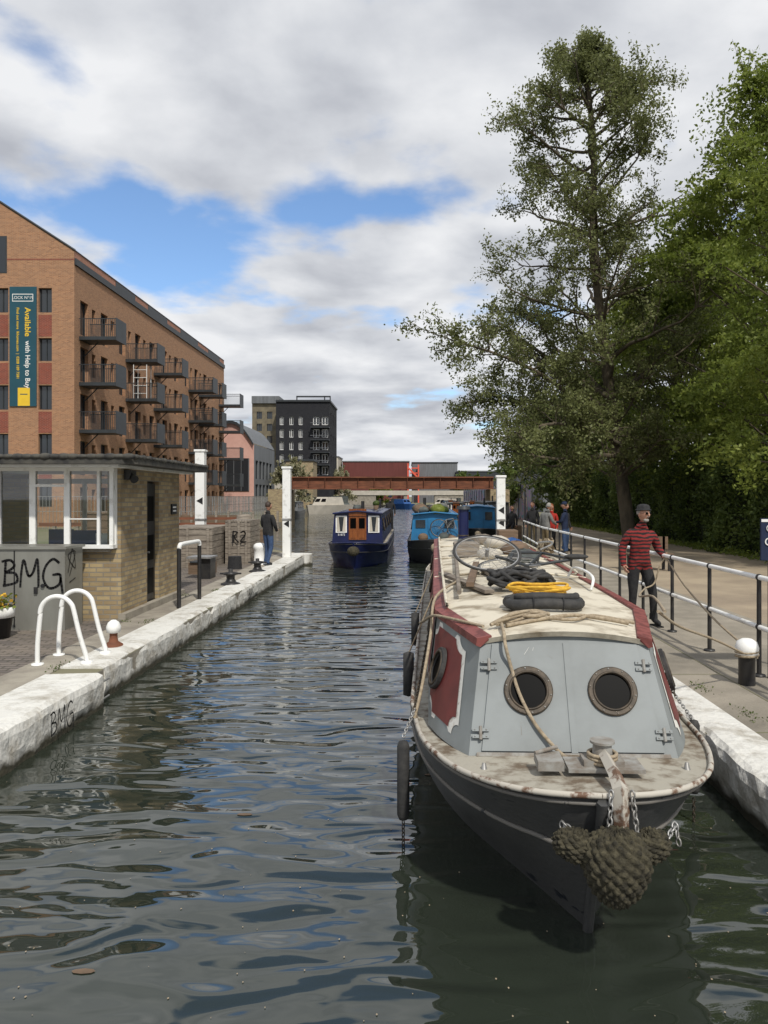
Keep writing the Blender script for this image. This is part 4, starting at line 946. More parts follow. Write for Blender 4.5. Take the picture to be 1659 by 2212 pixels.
def boat(name,loc,rot,Lb,kh,kc,kr,front='doors',kd='deck',ch=1.0,extra=None):
    e_=empty(name,loc,(0,0,rot)); mb=MB(); hull(mb,Lb,kh,kh,kd); mb.obj('hull',e_)
    mb=MB(); y0=1.9;y1=Lb-1.6; zt=.74+ch
    vs=[(-.88,y0,.72),(.88,y0,.72),(.9,y1,.72),(-.9,y1,.72),(-.8,y0,zt),(.8,y0,zt),(.8,y1,zt),(-.8,y1,zt),(0,y0,zt+.07),(0,y1,zt+.07)]
    mb.add(vs,[(0,1,5,8,4),(1,2,6,5),(2,3,7,9,6),(3,0,4,7)],kc); 
    mb.add([(-.84,y0-.12,zt-.0),(0,y0-.12,zt+.08),(.84,y0-.12,zt),(.84,y1+.1,zt),(0,y1+.1,zt+.08),(-.84,y1+.1,zt)],[(0,1,4,5),(1,2,3,4)],kr)
    for sg in (-1,1): mb.tube([(.83*sg,y0-.1,zt),(.83*sg,y1+.1,zt)],.03,kr,6); mb.tube([(.6*sg,y0,zt+.08),(.6*sg,y1,zt+.08)],.015,'steel',6)
    mb.tube([(-.84,y0-.12,zt),(0,y0-.12,zt+.08),(.84,y0-.12,zt)],.03,kr,6)
    ny=max(2,int((y1-y0)/2.2))
    for sg in (-1,1):
        for i in range(ny):
            yc=y0+(y1-y0)*(i+.5)/ny; x=(.92*.45+.8*.55)*sg
            a=[(x+.035*sg,yc-.35,.74+ch*.38),(x+.035*sg,yc+.35,.74+ch*.38),(x-.02*sg,yc+.35,.74+ch*.8),(x-.02*sg,yc-.35,.74+ch*.8)]
            mb.add(a,[(0,1,2,3)],'glass'); mb.tube(a,.018,'brass',5,closed=True)
    mb.obj('cabin',e_)
    mb=MB()
    if front=='doors':
        mb.box(-.3,.3,y0-.04,y0-.004,.86,zt-.08,'varn'); mb.box(-.3,.3,y0-.08,y0+.1,zt-.08,zt+.16,'varn')
        for sg in (-1,1):
            mb.box(sg*.15-.1,sg*.15+.1,y0-.055,y0-.042,1.25,zt-.16,'glassd'); mb.box(sg*.15-.1,sg*.15+.1,y0-.055,y0-.042,.92,1.17,'varn')
            mb.box(sg*.56-.19,sg*.56+.19,y0-.03,y0-.004,1.1,zt-.08,'white'); mb.box(sg*.56-.15,sg*.56+.15,y0-.038,y0-.031,1.14,zt-.12,'glass')
            mb.add([(sg*.56-.15,y0-.043,1.14),(sg*.56-.04,y0-.043,1.14),(sg*.56-.09,y0-.043,zt-.12),(sg*.56-.15,y0-.043,zt-.12)],[(0,1,2,3)],'creamr'); mb.add([(sg*.56+.15,y0-.043,1.14),(sg*.56+.04,y0-.043,1.14),(sg*.56+.09,y0-.043,zt-.12),(sg*.56+.15,y0-.043,zt-.12)],[(0,1,2,3)],'creamr')
        mb.ell((0,-.06,.6),(.2,.12,.16),'fend',u=10,v=8)
    else:
        mb.box(-.25,.25,y0-.03,y0-.004,.8,zt-.15,kr); mb.box(.35,.7,y0-.03,y0-.004,1.2,zt-.2,'glass'); mb.box(-.7,-.35,y0-.03,y0-.004,1.2,zt-.2,'glass')
        mb.ell((0,-.06,.6),(.16,.12,.16),'rope',u=10,v=8)
    mb.cyl((.4,y1-1.5,zt),(.4,y1-1.5,zt+.45),.06,.06,'black',10)
    mb.obj('fittings',e_)
    if extra: extra(e_,y0,y1,zt)
    return e_
def ex1(e_,y0,y1,zt):
    mb=MB(); mb.cyl((.1,y0+1.2,zt+.05),(.1,y0+1.2,zt+.42),.06,.06,'black',10); mb.ell((-.2,y0+3,zt+.15),(.2,.5,.12),'cloth'); mb.box(-.3,.3,y0+5,y0+6,zt+.07,zt+.25,'wood'); 
    for i in range(3): mb.lathe((.45-.05*i,y0+4+i*1.3,zt+.05),[(.08,0),(.11,.18),(0,.18)],'wood2',10); mb.ell((.45-.05*i,y0+4+i*1.3,zt+.3),(.14,.14,.12),'leafh',u=8,v=6)
    mb.obj('roof_items',e_)
    text('51872',.1,frameM((.75-1.3,y0-.05,1.03),(1,0,0),(0,0,1)),'wht',e_)
NB2=boat('narrowboat',(-1.72,24.2,0),-.005,14,'navy','navy','navy','doors',ch=1.02,extra=ex1)
def ex2(e_,y0,y1,zt):
    global mb
    mb=MB(); rr=random.Random(11)
    for i in range(16):
        s=rr.uniform(.12,.3); mb.ell((rr.uniform(-.6,.6),rr.uniform(y0+.2,y0+7),zt+s*.6),(s,s*1.3,s*.7),rr.choice(['cloth','leafh','wood2','leafm','gcloth','creamr']),u=9,v=7,fn=lambda p:p*(1+rr.uniform(-.2,.2)))
    for i in range(5): s=rr.uniform(.1,.2); mb.ell((rr.uniform(-.6,.6),rr.uniform(.7,1.7),.8+s*.5),(s,s,s*.8),rr.choice(['cloth','wood2','blk']),u=9,v=7)
    mb.cyl((-.4,y0+3,zt),(-.4,y0+3,zt+.6),.06,.06,'black',10)
    wheel((.15,y0-.2,1.2),(.1,1,.1),.32); wheel((.75,y0-.3,1.2),(.2,1,.1),.32)
    for a,b in [((.15,y0-.2,1.2),(.4,y0-.22,1.5)),((.4,y0-.22,1.5),(.65,y0-.25,1.55)),((.65,y0-.25,1.55),(.75,y0-.3,1.2)),((.4,y0-.22,1.5),(.45,y0-.25,1.2)),((.45,y0-.25,1.2),(.65,y0-.25,1.5))]: mb.tube([a,b],.014,'steel',6)
    mb.obj('roof_items',e_)
boat('narrowboat',(.95,25.8,0),-.03,16,'hull','lblue','lblue','plain',ch=.95,extra=ex2)
boat('narrowboat',(3.25,35,0),-.09,13,'hull','lblue','lblue','plain',ch=1.05)
boat('narrowboat',(5.6,46.3,0),-.02,12,'hull','hull','zinc','plain',ch=1.2)
boat('narrowboat',(4.3,66,0),-.03,14,'hull','navy','cloth','doors',ch=.95)
boat('narrowboat',(7.3,84,0),-.03,14,'hull','maroon','zinc','doors',ch=.95)
boat('narrowboat',(6.0,104,0),-.02,14,'navy','lblue','cloth','doors',ch=.95)
boat('narrowboat',(-12.6,80,0),.05,11,'hull','gcl','cloth','plain',ch=.95)
def cruiser(x,y,rot,s=1,k='white'):
    e_=empty('cabin_cruiser',(x,y,0),(0,0,rot)); mb=MB()
    prof=[(0,0),(.6,.5),(1.0,1.6),(1.15,3),(1.15,7)]
    vs=[];fs=[]
    for (a,b) in prof: vs+=[(-a*s,b*s,.95*s),(-a*.75*s,(b+.3)*s,-.2),(a*.75*s,(b+.3)*s,-.2),(a*s,b*s,.95*s)]
    for i in range(len(prof)-1):
        q=4*i
        for j in range(4): fs.append((q+j,q+(j+1)%4,q+4+(j+1)%4,q+4+j))
    fs.append((16,17,18,19)); mb.add(vs,fs,k)
    mb.add([(-.85*s,2*s,.95*s),(.85*s,2*s,.95*s),(.9*s,5.5*s,.95*s),(-.9*s,5.5*s,.95*s),(-.7*s,2.7*s,1.8*s),(.7*s,2.7*s,1.8*s),(.75*s,5.3*s,1.8*s),(-.75*s,5.3*s,1.8*s)],[(0,1,5,4),(1,2,6,5),(2,3,7,6),(3,0,4,7),(4,5,6,7)],k)
    for sx in (-1,1): mb.quad((sx*.4*s-.3*s,2.25*s,1.3*s),(sx*.4*s+.3*s,2.25*s,1.3*s),(sx*.36*s+.26*s,2.5*s,1.62*s),(sx*.36*s-.26*s,2.5*s,1.62*s),'glassd')
    mb.box(-.7*s,.7*s,5.4*s,6.6*s,1.1*s,1.9*s,'cloth')
    mb.obj('hull_and_cabin',e_)
cruiser(-12.9,98,-.5,1.25,'creamr'); cruiser(-11.2,119,.5,1.15,'gcl'); cruiser(-8.8,128,.9,1.0,'cloth'); cruiser(3.7,122,-.7,1.1,'creamr'); cruiser(1.2,140,.6,1.0,'bluech')

# ------------------------------------------------------------------ people
def human(name,loc,rotz,mats,pose=None,s=1.0,hat=None,hair='hairb',beard=False,glasses=False,headyaw=0,coat=False,bulk=1.0,parent=None,longhair=False,lean=0):
    J=dict(pel=(0,0,.95),sp=(0,.0,1.1),ch=(0,.0,1.3),nb=(0,-.01,1.45),nk=(0,.0,1.53),hb=(0,.01,1.58),
      Ls=(-.17,-.01,1.41),Rs=(.17,-.01,1.41),Le=(-.23,-.03,1.14),Re=(.23,-.03,1.14),Lw=(-.24,.06,.90),Rw=(.24,.06,.90),Lp=(-.24,.09,.83),Rp=(.24,.09,.83),
      Lh=(-.09,0,.9),Rh=(.09,0,.9),Lk=(-.1,.02,.5),Rk=(.1,.02,.5),La=(-.11,-.03,.10),Ra=(.11,-.03,.10),Lt=(-.12,.14,.04),Rt=(.12,.14,.04))
    if pose: J.update(pose)
    b=bulk
    Rd=dict(pel=(.155*b,.115*b),sp=(.15*b,.11*b),ch=(.165*b,.12*b),nb=(.08,.07),nk=(.052,.055),hb=(.055,.06),s=(.072*b,.072*b),e=(.052*b,.052*b),w=(.038*b,.038*b),p=(.036,.02),h=(.095*b,.1*b),k=(.066,.066),a=(.046,.05),t=(.042,.032))
    names=list(J); idx={n:i for i,n in enumerate(names)}
    bones=[('pel','sp','top'),('sp','ch','top'),('ch','nb','top'),('nb','nk','skin'),('nk','hb','skin'),('ch','Ls','top'),('Ls','Le','top'),('Le','Lw','top'),('Lw','Lp','skin'),('ch','Rs','top'),('Rs','Re','top'),('Re','Rw','top'),('Rw','Rp','skin'),
      ('pel','Lh','leg'),('Lh','Lk','leg'),('Lk','La','leg'),('La','Lt','shoe'),('pel','Rh','leg'),('Rh','Rk','leg'),('Rk','Ra','leg'),('Ra','Rt','shoe')]
    me=bpy.data.meshes.new('sk'); me.from_pydata([J[n] for n in names],[(idx[a],idx[c]) for a,c,_ in bones],[]); o=bpy.data.objects.new('sk',me); SC.collection.objects.link(o)
    md=o.modifiers.new('Skin','SKIN'); md.branch_smoothing=.6
    for n,i in idx.items():
        r_=Rd.get(n) or Rd[n[1]]
        me.skin_vertices[0].data[i].radius=r_
    me.skin_vertices[0].data[0].use_root=True
    ss=o.modifiers.new('s','SUBSURF'); ss.levels=2; ss.render_levels=2
    dg=bpy.context.evaluated_depsgraph_get(); me2=bpy.data.meshes.new_from_object(o.evaluated_get(dg)); bpy.data.objects.remove(o)
    e_=empty(name,loc,(0,0,rotz)); e_.scale=(s,s,s)
    if parent: e_.parent=parent
    body=bpy.data.objects.new('body',me2); SC.collection.objects.link(body); body.parent=e_
    keys=['top','skin','leg','shoe']; me2.materials.clear()
    for k in keys: me2.materials.append(M[mats.get(k,'skin' if k=='skin' else 'blk')])
    segs=[(Vector(J[a]),Vector(J[c]),k,(Rd.get(a) or Rd[a[1]])[0]) for a,c,k in bones]
    hem=.86 if not coat else .62
    for p in me2.polygons:
        c=p.center; best=1e9;bk='top'
        for a,d_,k,r_ in segs:
            t=max(0,min(1,(c-a).dot(d_-a)/max(1e-9,(d_-a).length_squared))); q=((c-a.lerp(d_,t)).length)/r_
            if q<best: best=q;bk=k
        if bk=='leg' and c.z>hem: bk='top'
        p.material_index=keys.index(bk); p.use_smooth=True
    mb=MB()
    for S_ in ('L','R'):
        wv=Vector(J[S_+'w']); pv=Vector(J[S_+'p']); d_=(pv-wv).normalized(); sd=1 if S_=='L' else -1
        side=Vector((0,1,0)); side=(side-d_*side.dot(d_)); side=side.normalized() if side.length>.2 else Vector((1,0,0)); nr=d_.cross(side).normalized()
        if nr.dot(Vector((sd,0,0)))<0: nr=-nr
        for i,l in enumerate((.068,.078,.073,.058)):
            b0=pv-d_*.012+side*(.027-.018*i); c1=b0+d_*l*.5; c2=c1+d_*l*.3+nr*l*.22; c3=c2+d_*l*.12+nr*l*.28
            mb.tube([b0,c1,c2,c3],[.0095,.009,.008,.006],'skin',7)
        b0=pv-d_*.045+side*.03; mb.tube([b0,b0+side*.022+d_*.02+nr*.008,b0+side*.028+d_*.05+nr*.02],[.012,.011,.007],'skin',7)
    mb.obj('hands',e_)
    mb=MB(); hc=Vector(J['hb'])+Vector((0,.015,.10)); HR=Matrix.Rotation(headyaw,3,'Z')
    def sh_(p):
        if p.z<0: f=1+p.z/.12*.32; p=Vector((p.x*f,p.y*(f if p.y<0 else 1+p.z/.12*.1),p.z))
        return p
    mb.ell(hc,(.077,.097,.122),'skin',HR,u=20,v=16,fn=sh_)
    def hp(x,y,z): return hc+HR@Vector((x,y,z))
    mb.ell(hp(0,.105,-.018),(.014,.022,.026),'skin',HR,u=8,v=6); mb.ell(hp(0,.1,-.002),(.009,.014,.03),'skin',HR,u=8,v=6)
    for sx in (-1,1):
        mb.ell(hp(sx*.078,-.005,-.01),(.01,.02,.032),'skin',HR,u=8,v=6)
        mb.ell(hp(sx*.03,.086,.008),(.013,.008,.009),'wht',HR,u=8,v=6); mb.ell(hp(sx*.03,.093,.008),(.006,.004,.006),'ink',HR,u=6,v=5); mb.ell(hp(sx*.03,.089,.03),(.018,.007,.004),hair,HR,u=8,v=5)
        if glasses: mb.ell(hp(sx*.033,.1,.008),(.027,.006,.02),'glassd',HR,u=12,v=8); mb.tube([hp(sx*.06,.09,.012),hp(sx*.082,-.0,.012)],.003,'ink',4)
    if glasses: mb.tube([hp(-.03,.104,.012),hp(.03,.104,.012)],.003,'ink',4)
    mb.ell(hp(0,.088,-.058),(.024,.009,.006),'redc' if not beard else 'maroon2',HR,u=10,v=5)
    if beard: mb.ell(hp(0,.05,-.095),(.045,.04,.03),hair,HR,u=12,v=8); mb.ell(hp(0,.095,-.044),(.03,.01,.007),hair,HR,u=8,v=5)
    def hr(p):
        if p.y>0 and p.z<.045: p=Vector((p.x,p.y*.35,p.z))
        if p.z<-.05 and not longhair: p=Vector((p.x*.75,p.y*.8,p.z*.75))
        return p
    mb.ell(hp(0,-.014,.018),(.086,.1,.118),hair,HR,u=18,v=14,fn=hr)
    if longhair: mb.ell(hp(0,-.06,-.08),(.085,.05,.15),hair,HR,u=12,v=8)
    if hat=='bowler':
        mb.lathe(hp(0,-.005,.05),[(.0,.0),(.115,.0),(.12,.008),(.115,.014),(.097,.016),(.097,.05),(.08,.08),(.04,.095),(0,.098)],'blk',20,HR)
    if hat=='cap':
        mb.lathe(hp(0,-.005,.04),[(.095,.0),(.097,.04),(.08,.08),(.04,.1),(0,.102)],'nvcloth',18,HR); mb.ell(hp(0,.11,.045),(.06,.06,.008),'nvcloth',HR)
    mb.obj('head',e_)
    mb=MB()
    if coat:
        pr=[(.165*b,1.2),(.17*b,1.0),(.19*b,.8),(.195*b,.62)]
        n=20; vs=[];fs=[]
        for r_,z in pr:
            for j in range(n): a=2*math.pi*j/n; vs.append((r_*math.cos(a)*1.02,r_*.78*math.sin(a),z))
        for i in range(3):
            for j in range(n): fs.append((i*n+j,i*n+(j+1)%n,(i+1)*n+(j+1)%n,(i+1)*n+j))
        mb.add(vs,fs,mats['top'],True)
    mb.ring(Vector(J['nb'])+Vector((0,.005,.045)),(0,.25,1),.062,.017,mats['top'],18,6)
    for S_ in ('L','R'):
        wv=Vector(J[S_+'w']); d_=(wv-Vector(J[S_+'e'])).normalized(); mb.cyl(wv-d_*.03,wv+d_*.02,.044,.042,mats['top'],12)
        av=Vector(J[S_+'a']); mb.cyl(av+Vector((0,0,.0)),av+Vector((0,0,.09)),.062,.058,mats['leg'],12)
        tv=Vector(J[S_+'t']); mb.obox(((av.x+tv.x)/2,(av.y+tv.y)/2-.005,av.z-.088),(.085,.27,.022),Matrix.Identity(3),'ink')
    mb.obj('clothing_trim',e_); return e_
# man in striped jumper: weight on one leg, shoulders tilted, one forearm raised to the rope
human('man',(3.62,11.75,ZP),math.pi+.15,dict(top='stripe',leg='blk',shoe='blk'),
   pose=dict(pel=(.03,0,.94),sp=(.035,.01,1.09),ch=(.015,.01,1.29),nb=(0,.0,1.45),nk=(-.005,.02,1.53),hb=(-.01,.04,1.58),
     Ls=(-.175,.0,1.385),Rs=(.185,.01,1.42),Le=(-.29,-.05,1.15),Lw=(-.25,.2,1.07),Lp=(-.235,.27,1.055),Re=(.29,-.04,1.16),Rw=(.31,.07,.93),Rp=(.305,.11,.86),
     Lh=(-.07,.0,.88),Rh=(.13,0,.9),Lk=(-.14,.1,.49),La=(-.17,.05,.1),Lt=(-.2,.21,.04),Rk=(.13,.0,.5),Rt=(.16,.11,.04),Ra=(.13,-.05,.1)),
   hat='bowler',hair='hairg',beard=True,glasses=True,headyaw=.35,bulk=1.2,s=1.03)
mb=MB(); hx_,hy_,hz_=3.90,11.47,ZP+1.085
mb.tube(smoothpts([(hx_+.0,hy_,hz_),(3.83,10.5,1.12),(3.7,9.2,.88),(3.62,8.2,ZP+.4)],8),.013,'rope',7)
mb.tube(smoothpts([(hx_,hy_,hz_),(3.8,11.45,hz_-.15),(3.72,11.45,hz_-.4),(3.5,11.2,hz_-.45),(2.9,9.5,1.1),(2.45,7.6,1.35),(1.9,5.6,1.5)],8),.012,'rope',7)
mb.tube(smoothpts([(1.85,5.6,1.5),(2.3,6.4,1.25),(3.0,7.4,.95),(3.55,8.0,ZP+.34)],8),.012,'rope',7)
mb.obj('mooring_rope')
human('man',(-4.02,21.9,ZP),-.6,dict(top='blk',leg='jeans',shoe='blk'),pose=dict(Le=(-.25,.02,1.14),Lw=(-.17,.17,1.0),Lp=(-.13,.22,.97),Re=(.25,.02,1.14),Rw=(.17,.17,1.0),Rp=(.13,.22,.97),Lk=(-.1,.07,.5),La=(-.1,.02,.1),Lt=(-.1,.19,.04),Ra=(.1,-.12,.1),Rt=(.11,.05,.04)),bulk=1.12,hair='hairb',s=1.02)
human('man',(5.5,26.5,ZP),1.2,dict(top='nvcloth',leg='jeans'),pose=dict(Lw=(-.1,.25,1.1),Lp=(-.06,.3,1.12),Le=(-.24,.08,1.12)),hat='cap',bulk=1.15)
human('man',(4.75,26.0,ZP),-1.0,dict(top='gcloth',leg='khaki'),hair='hairg',bulk=1.1,pose=dict(nb=(0,.06,1.44),nk=(0,.1,1.5),hb=(0,.13,1.55),Rw=(.15,.3,1.05),Rp=(.12,.36,1.05),Re=(.24,.1,1.12)))
human('woman',(5.2,27.4,ZP),2.6,dict(top='redc',leg='blk'),hair='hairr',longhair=True,s=.96)
human('man',(4.85,29.4,ZP),2.6,dict(top='blk',leg='khaki'),hair='hairb',bulk=1.1)
human('woman',(5.75,27.6,ZP),-2.4,dict(top='blk',leg='jeans'),hair='hairb',longhair=True,s=.97)
human('man',(9.6,33,ZP),-2.6,dict(top='blk',leg='jeans'),hair='hairb')
human('man',(-.85,37.3,.62),math.pi,dict(top='blk',leg='blk'),s=.98,hat='cap')
human('man',(4.35,31.6,.35),math.pi-.4,dict(top='blk',leg='blk'),pose=dict(Lk=(-.12,.4,.82),La=(-.12,.42,.45),Lt=(-.12,.58,.4),Rk=(.12,.4,.82),Ra=(.12,.42,.45),Rt=(.12,.58,.4)),s=.9)
mb=MB(); mb.box(4.05,4.75,31.5,32.0,ZP,ZP+.78,'wood2'); mb.obj('wooden_chest')

# ------------------------------------------------------------------ vegetation
def quads(name,ctr,size,mat_,rng,up=.3,parent=None):
    n=len(ctr); nr=rng.normal(size=(n,3)); nr[:,2]+=up; nr/=np.linalg.norm(nr,axis=1)[:,None]
    t=rng.normal(size=(n,3)); t-=nr*(t*nr).sum(1)[:,None]; t/=np.linalg.norm(t,axis=1)[:,None]; b=np.cross(nr,t)
    sz=(size*rng.uniform(.6,1.3,n))[:,None]
    V=np.empty((n,4,3)); V[:,0]=ctr-t*sz; V[:,1]=ctr-b*sz*.55+t*sz*.1; V[:,2]=ctr+t*sz; V[:,3]=ctr+b*sz*.55+t*sz*.1
    me=bpy.data.meshes.new(name); me.vertices.add(4*n); me.vertices.foreach_set('co',V.reshape(-1)); me.loops.add(4*n); me.loops.foreach_set('vertex_index',np.arange(4*n,dtype=np.int32))
    me.polygons.add(n); me.polygons.foreach_set('loop_start',np.arange(0,4*n,4,dtype=np.int32)); me.polygons.foreach_set('loop_total',np.full(n,4,dtype=np.int32)) ; me.materials.append(M[mat_]); me.update(calc_edges=True); me.validate()
    o=bpy.data.objects.new(name,me); SC.collection.objects.link(o)
    if parent: o.parent=parent
    return o
def grow(mb,rng,p,d_,ln,r_,lev,maxl,tips,wander=.18,trop=.05,nch=(6,5,4),segs=6):
    pts=[p.copy()]; q=p.copy(); d_=d_.normalized()
    for i in range(segs):
        d_=(d_+Vector((rng.gauss(0,wander),rng.gauss(0,wander),rng.gauss(0,wander)+trop))).normalized(); q=q+d_*ln/segs; pts.append(q.copy())
    rs=[max(.006,r_*(1-.8*i/segs)) for i in range(segs+1)]
    mb.tube(pts,rs,'bark',[7,5,4,3][min(lev,3)],caps=False)
    if lev>=maxl:
        for i in range(1,segs+1): tips.append(pts[i])
        return
    if lev==maxl-1:
        for i in range(2,segs+1): tips.append(pts[i])
    for c in range(nch[min(lev,len(nch)-1)]):
        t=rng.uniform(.2,1); i=min(segs-1,int(t*segs)); base=pts[i].lerp(pts[i+1],t*segs-i); dd=(pts[i+1]-pts[i]).normalized()
        o_=Vector((rng.gauss(0,1),rng.gauss(0,1),rng.gauss(0,.6))); o_=(o_-dd*o_.dot(dd)).normalized()
        grow(mb,rng,base,dd*.75+o_*.8,ln*rng.uniform(.35,.6)*(1.15-.4*t),r_*.5*(1.1-.6*t),lev+1,maxl,tips,wander,trop,nch,max(3,segs-1))
TR=empty('alder_tree'); rng=random.Random(21); mb=MB(); tips=[]; YT=31.5; kt=YT/1640
def tp_(x,y,dy=0): return Vector(((x-880)*kt,YT+dy,2.35+(1072-y)*kt))
trunk=smoothpts([tp_(1362,1180),tp_(1352,1100),tp_(1338,980,.2),tp_(1318,820,.3),tp_(1296,650,.2),tp_(1282,480,0),tp_(1280,330,-.2),tp_(1272,200,0),tp_(1268,135,.1)],5)
nT=len(trunk); mb.tube(trunk,[.29*(1-i/nT)**.8+.025 for i in range(nT)],'bark',12)
def hw(z):
    pts=[(2.5,2.5),(5,5.2),(7.6,5.0),(9.5,4.7),(11.5,4.6),(15.4,3.6),(18,2.5),(19.5,1.6),(21.5,.5)]
    for (a,b),(c,d_) in zip(pts[:-1],pts[1:]):
        if a<=z<=c: return b+(d_-b)*(z-a)/(c-a)
    return .6
for i in range(68):
    f=.2+.79*(i/67); q=trunk[int(f*(nT-1))]; a=i*2.4+rng.uniform(-.4,.4); l=hw(q.z)*rng.uniform(.7,1.15)
    el_=rng.uniform(.1,.6) if q.z<17 else rng.uniform(.4,1.2)
    if q.z<5.5 and math.cos(a)>0.2: l*=.7
    grow(mb,rng,q,Vector((math.cos(a),math.sin(a),el_)),l,.035+.014*l,1,3,tips,.16,.03,(6,6,4),7)
for pl in ([tp_(1330,905),tp_(1250,880,-1),tp_(1150,825,-2),tp_(1060,790,-2.5),tp_(975,770,-3)],[tp_(1320,860),tp_(1240,800,1),tp_(1160,740,1),tp_(1090,690,1.5)],[tp_(1335,960),tp_(1260,940,-2),tp_(1170,930,-3),tp_(1090,950,-3.4)],[tp_(1330,930),tp_(1280,890,1),tp_(1200,855,2),tp_(1100,850,2.5),tp_(1010,850,3)],[tp_(1340,990),tp_(1280,990,-2),tp_(1190,1000,-3),tp_(1100,990,-3)]):
    pp=smoothpts(pl,5); n=len(pp); mb.tube(pp,[.13*(1-.8*i/n) for i in range(n)],'bark',8)
    for i in range(4,n):
        for r2 in range(2):
            dd=(pp[i]-pp[i-1]).normalized(); o_=Vector((rng.gauss(0,.6),rng.gauss(0,1),rng.gauss(.1,.7))).normalized()
            grow(mb,rng,pp[i],dd*.6+o_,rng.uniform(.9,1.9),.03,2,3,tips,.2,.02,(6,5,5),5)
mb.obj('trunk_and_branches',TR)
rg=np.random.default_rng(4); T=np.array([tuple(t) for t in tips])
per=max(1,int(115000/len(T))); C_=np.repeat(T,per,axis=0)+rg.normal(scale=.13,size=(len(T)*per,3))
quads('leaves',C_,.068,'leafa',rg,parent=TR)
def leafytree(name,x,y,h_,cr,zb_,nclump,seed,mk='leafm',lsize=.1,per=620,flat=.5,tall=1.0):
    e_=empty(name); rng=random.Random(seed); rg=np.random.default_rng(seed); mb=MB()
    top=Vector((x+rng.uniform(-.5,.5),y,ZP+h_*.93)); tr=smoothpts([(x,y,ZP-.1),(x+.1,y,ZP+h_*.25),(x-.2,y+.2,ZP+h_*.55),top],5); n=len(tr); mb.tube(tr,[.26*(1-i/n)**.8+.03 for i in range(n)],'bark',9)
    cs=[]; out=[]
    for i in range(nclump):
        for _ in range(20):
            a=rng.uniform(0,6.28); t=rng.random()**.8; z=zb_+(h_-zb_)*t; prof=math.sin(math.pi*min(1,(.12+.88*t))**.75)**.6 if t<.97 else .25
            prof=max(.18,prof)*rng.uniform(.85,1.15); r_=cr*prof*math.sqrt(rng.uniform(.12,1)); c=Vector((x+r_*math.cos(a),y+r_*math.sin(a),ZP+z))
            if all((c-o_).length>.8 for o_ in cs): break
        cs.append(c); s_=rng.uniform(.5,1.15)*cr/4.5
        i0=min(n-2,max(2,int(n*min(.95,(c.z-ZP)/h_*.8)))); b0=tr[i0]; mid=b0.lerp(c,.5)+Vector((0,0,.3+rng.uniform(-.2,.3))); bp_=smoothpts([b0,mid,c],4); mb.tube(bp_,[.055*(1-.75*q/len(bp_)) for q in range(len(bp_))],'bark',4,caps=False)
        m=int(per*s_); q=rg.normal(size=(m,3)); q/=np.linalg.norm(q,axis=1)[:,None]; rad=rg.uniform(.25,1.12,(m,1))**.6
        tw=rg.normal(size=(12,3)); tw/=np.linalg.norm(tw,axis=1)[:,None]; pick=tw[rg.integers(0,12,m)]*rg.uniform(.2,1.9,(m,1))+rg.normal(scale=.12,size=(m,3))
        sel=rg.random(m)<.85; loc=np.where(sel[:,None],pick,q*rad); loc*=np.array([1.15,1.15,flat])*s_*1.0; loc[:,2]-=.12*(loc[:,0]**2+loc[:,1]**2)/s_
        out.append(loc+np.array(tuple(c)))
        if rng.random()<.6 and t>.5: 
            for k in range(4): 
                dd=Vector((rng.gauss(0,.5),rng.gauss(0,.5),1)).normalized(); ln=rng.uniform(.6,2.0); mb.tube([c,c+dd*ln],[.015,.005],'bark',3,caps=False); tt=rg.uniform(.1,1,(45,1)); out.append(np.array(tuple(c))+tt*np.array(tuple(dd*ln))+rg.normal(scale=.09,size=(45,3)))
    mb.obj('trunk_and_branches',e_); quads('leaves',np.concatenate(out),lsize,mk,rg,.5,e_); return e_
leafytree('maple_tree',12.9,21.5,14.2,4.2,2.8,84,1,lsize=.07,per=900)
leafytree('maple_tree',14.6,29.5,18.2,5.0,2.5,110,2,lsize=.09,per=740)
leafytree('maple_tree',13.7,38,14.5,4.8,2,85,3,lsize=.105,per=600)
leafytree('maple_tree',17.5,46,17,6,2,80,5,lsize=.15,per=480)
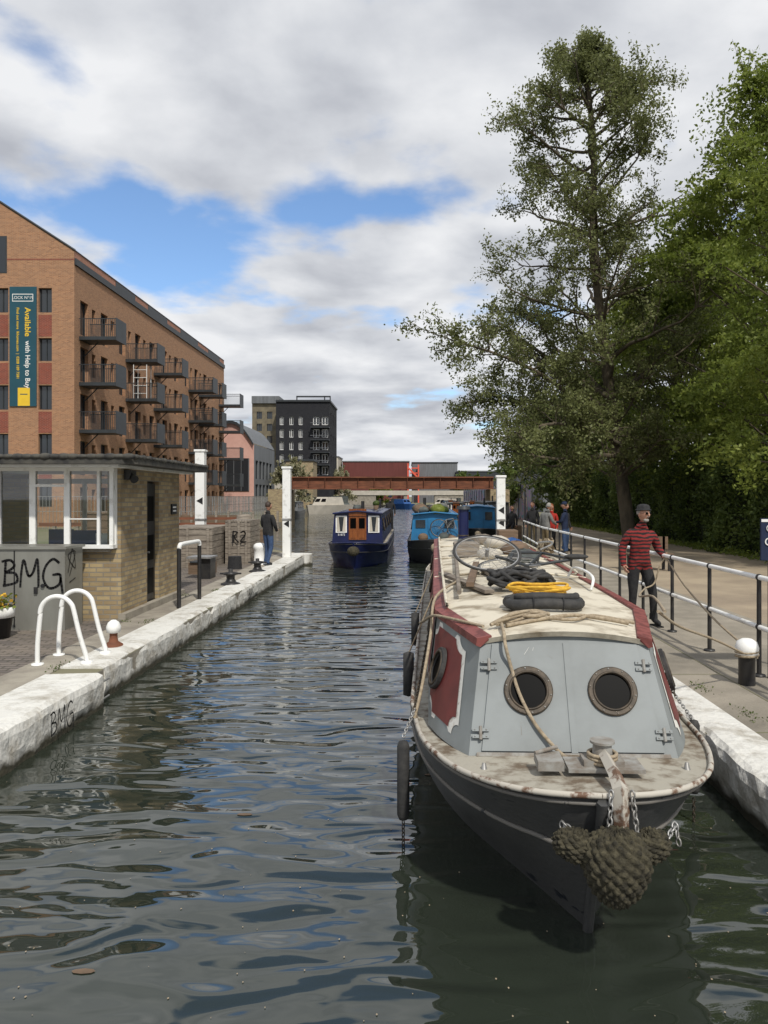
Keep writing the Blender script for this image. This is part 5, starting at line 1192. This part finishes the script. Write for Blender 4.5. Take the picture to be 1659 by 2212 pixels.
leafytree('lime_tree',12.6,50,10,4.2,1.2,60,6,mk='leafh',lsize=.15,per=460)
leafytree('lime_tree',12.5,66,9.5,4.4,1.,50,8,mk='leafh',lsize=.17,per=400)
leafytree('willow_tree',-16.5,108,6.5,3.2,1,30,9,mk='leafp',lsize=.2,per=260)
leafytree('willow_tree',-13.5,150,6.5,4,1,26,12,mk='leafp',lsize=.25,per=260)
leafytree('willow_tree',-6,178,4.5,3,0.5,20,13,mk='leafm',lsize=.28,per=200)
leafytree('willow_tree',14,180,7,5,0.5,26,14,mk='leafh',lsize=.3,per=200)
rg=np.random.default_rng(9); n=62000
yy=rg.uniform(14,60,n); face=rg.random(n); top_=3.3+.35*np.sin(yy*.8)+.25*np.sin(yy*2.3+1)
bul=.25*np.sin(yy*1.1)+.18*np.sin(yy*2.9+2)
zz=np.where(face<.8,ZP+rg.random(n)*(top_),ZP+top_+rg.normal(scale=.12,size=n)); bul2=bul+.18*np.sin(zz*3+yy)+.12*np.sin(zz*5-yy*2)
xx=np.where(face<.8,11.5+bul2+rg.normal(scale=.12,size=n),11.5+bul+rg.random(n)*1.6)
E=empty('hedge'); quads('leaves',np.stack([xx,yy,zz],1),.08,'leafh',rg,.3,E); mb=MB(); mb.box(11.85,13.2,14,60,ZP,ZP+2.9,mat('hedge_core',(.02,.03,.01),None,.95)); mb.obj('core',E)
rg=np.random.default_rng(19); cl=[]
for (x,y) in [(-4.05,8.8),(-4.1,12),(-4.5,12.1),(-4.45,15.2),(3.1,6.9),(3.05,7.9),(2.95,9.5),(-4.1,7.2),(-4.05,16),(3.3,6.4)]:
    cl.append(np.array([x,y,ZP+.02])+rg.normal(size=(60,3))*np.array([.05,.12,.012]))
quads('weeds',np.concatenate(cl),.013,'leafh',rg)
yy=rg.uniform(12,60,5000); xx=11.15+rg.normal(scale=.18,size=5000); zz=ZP+np.abs(rg.normal(scale=.1,size=5000))
quads('verge_grass',np.stack([xx,yy,zz],1),.06,'leafm',rg)
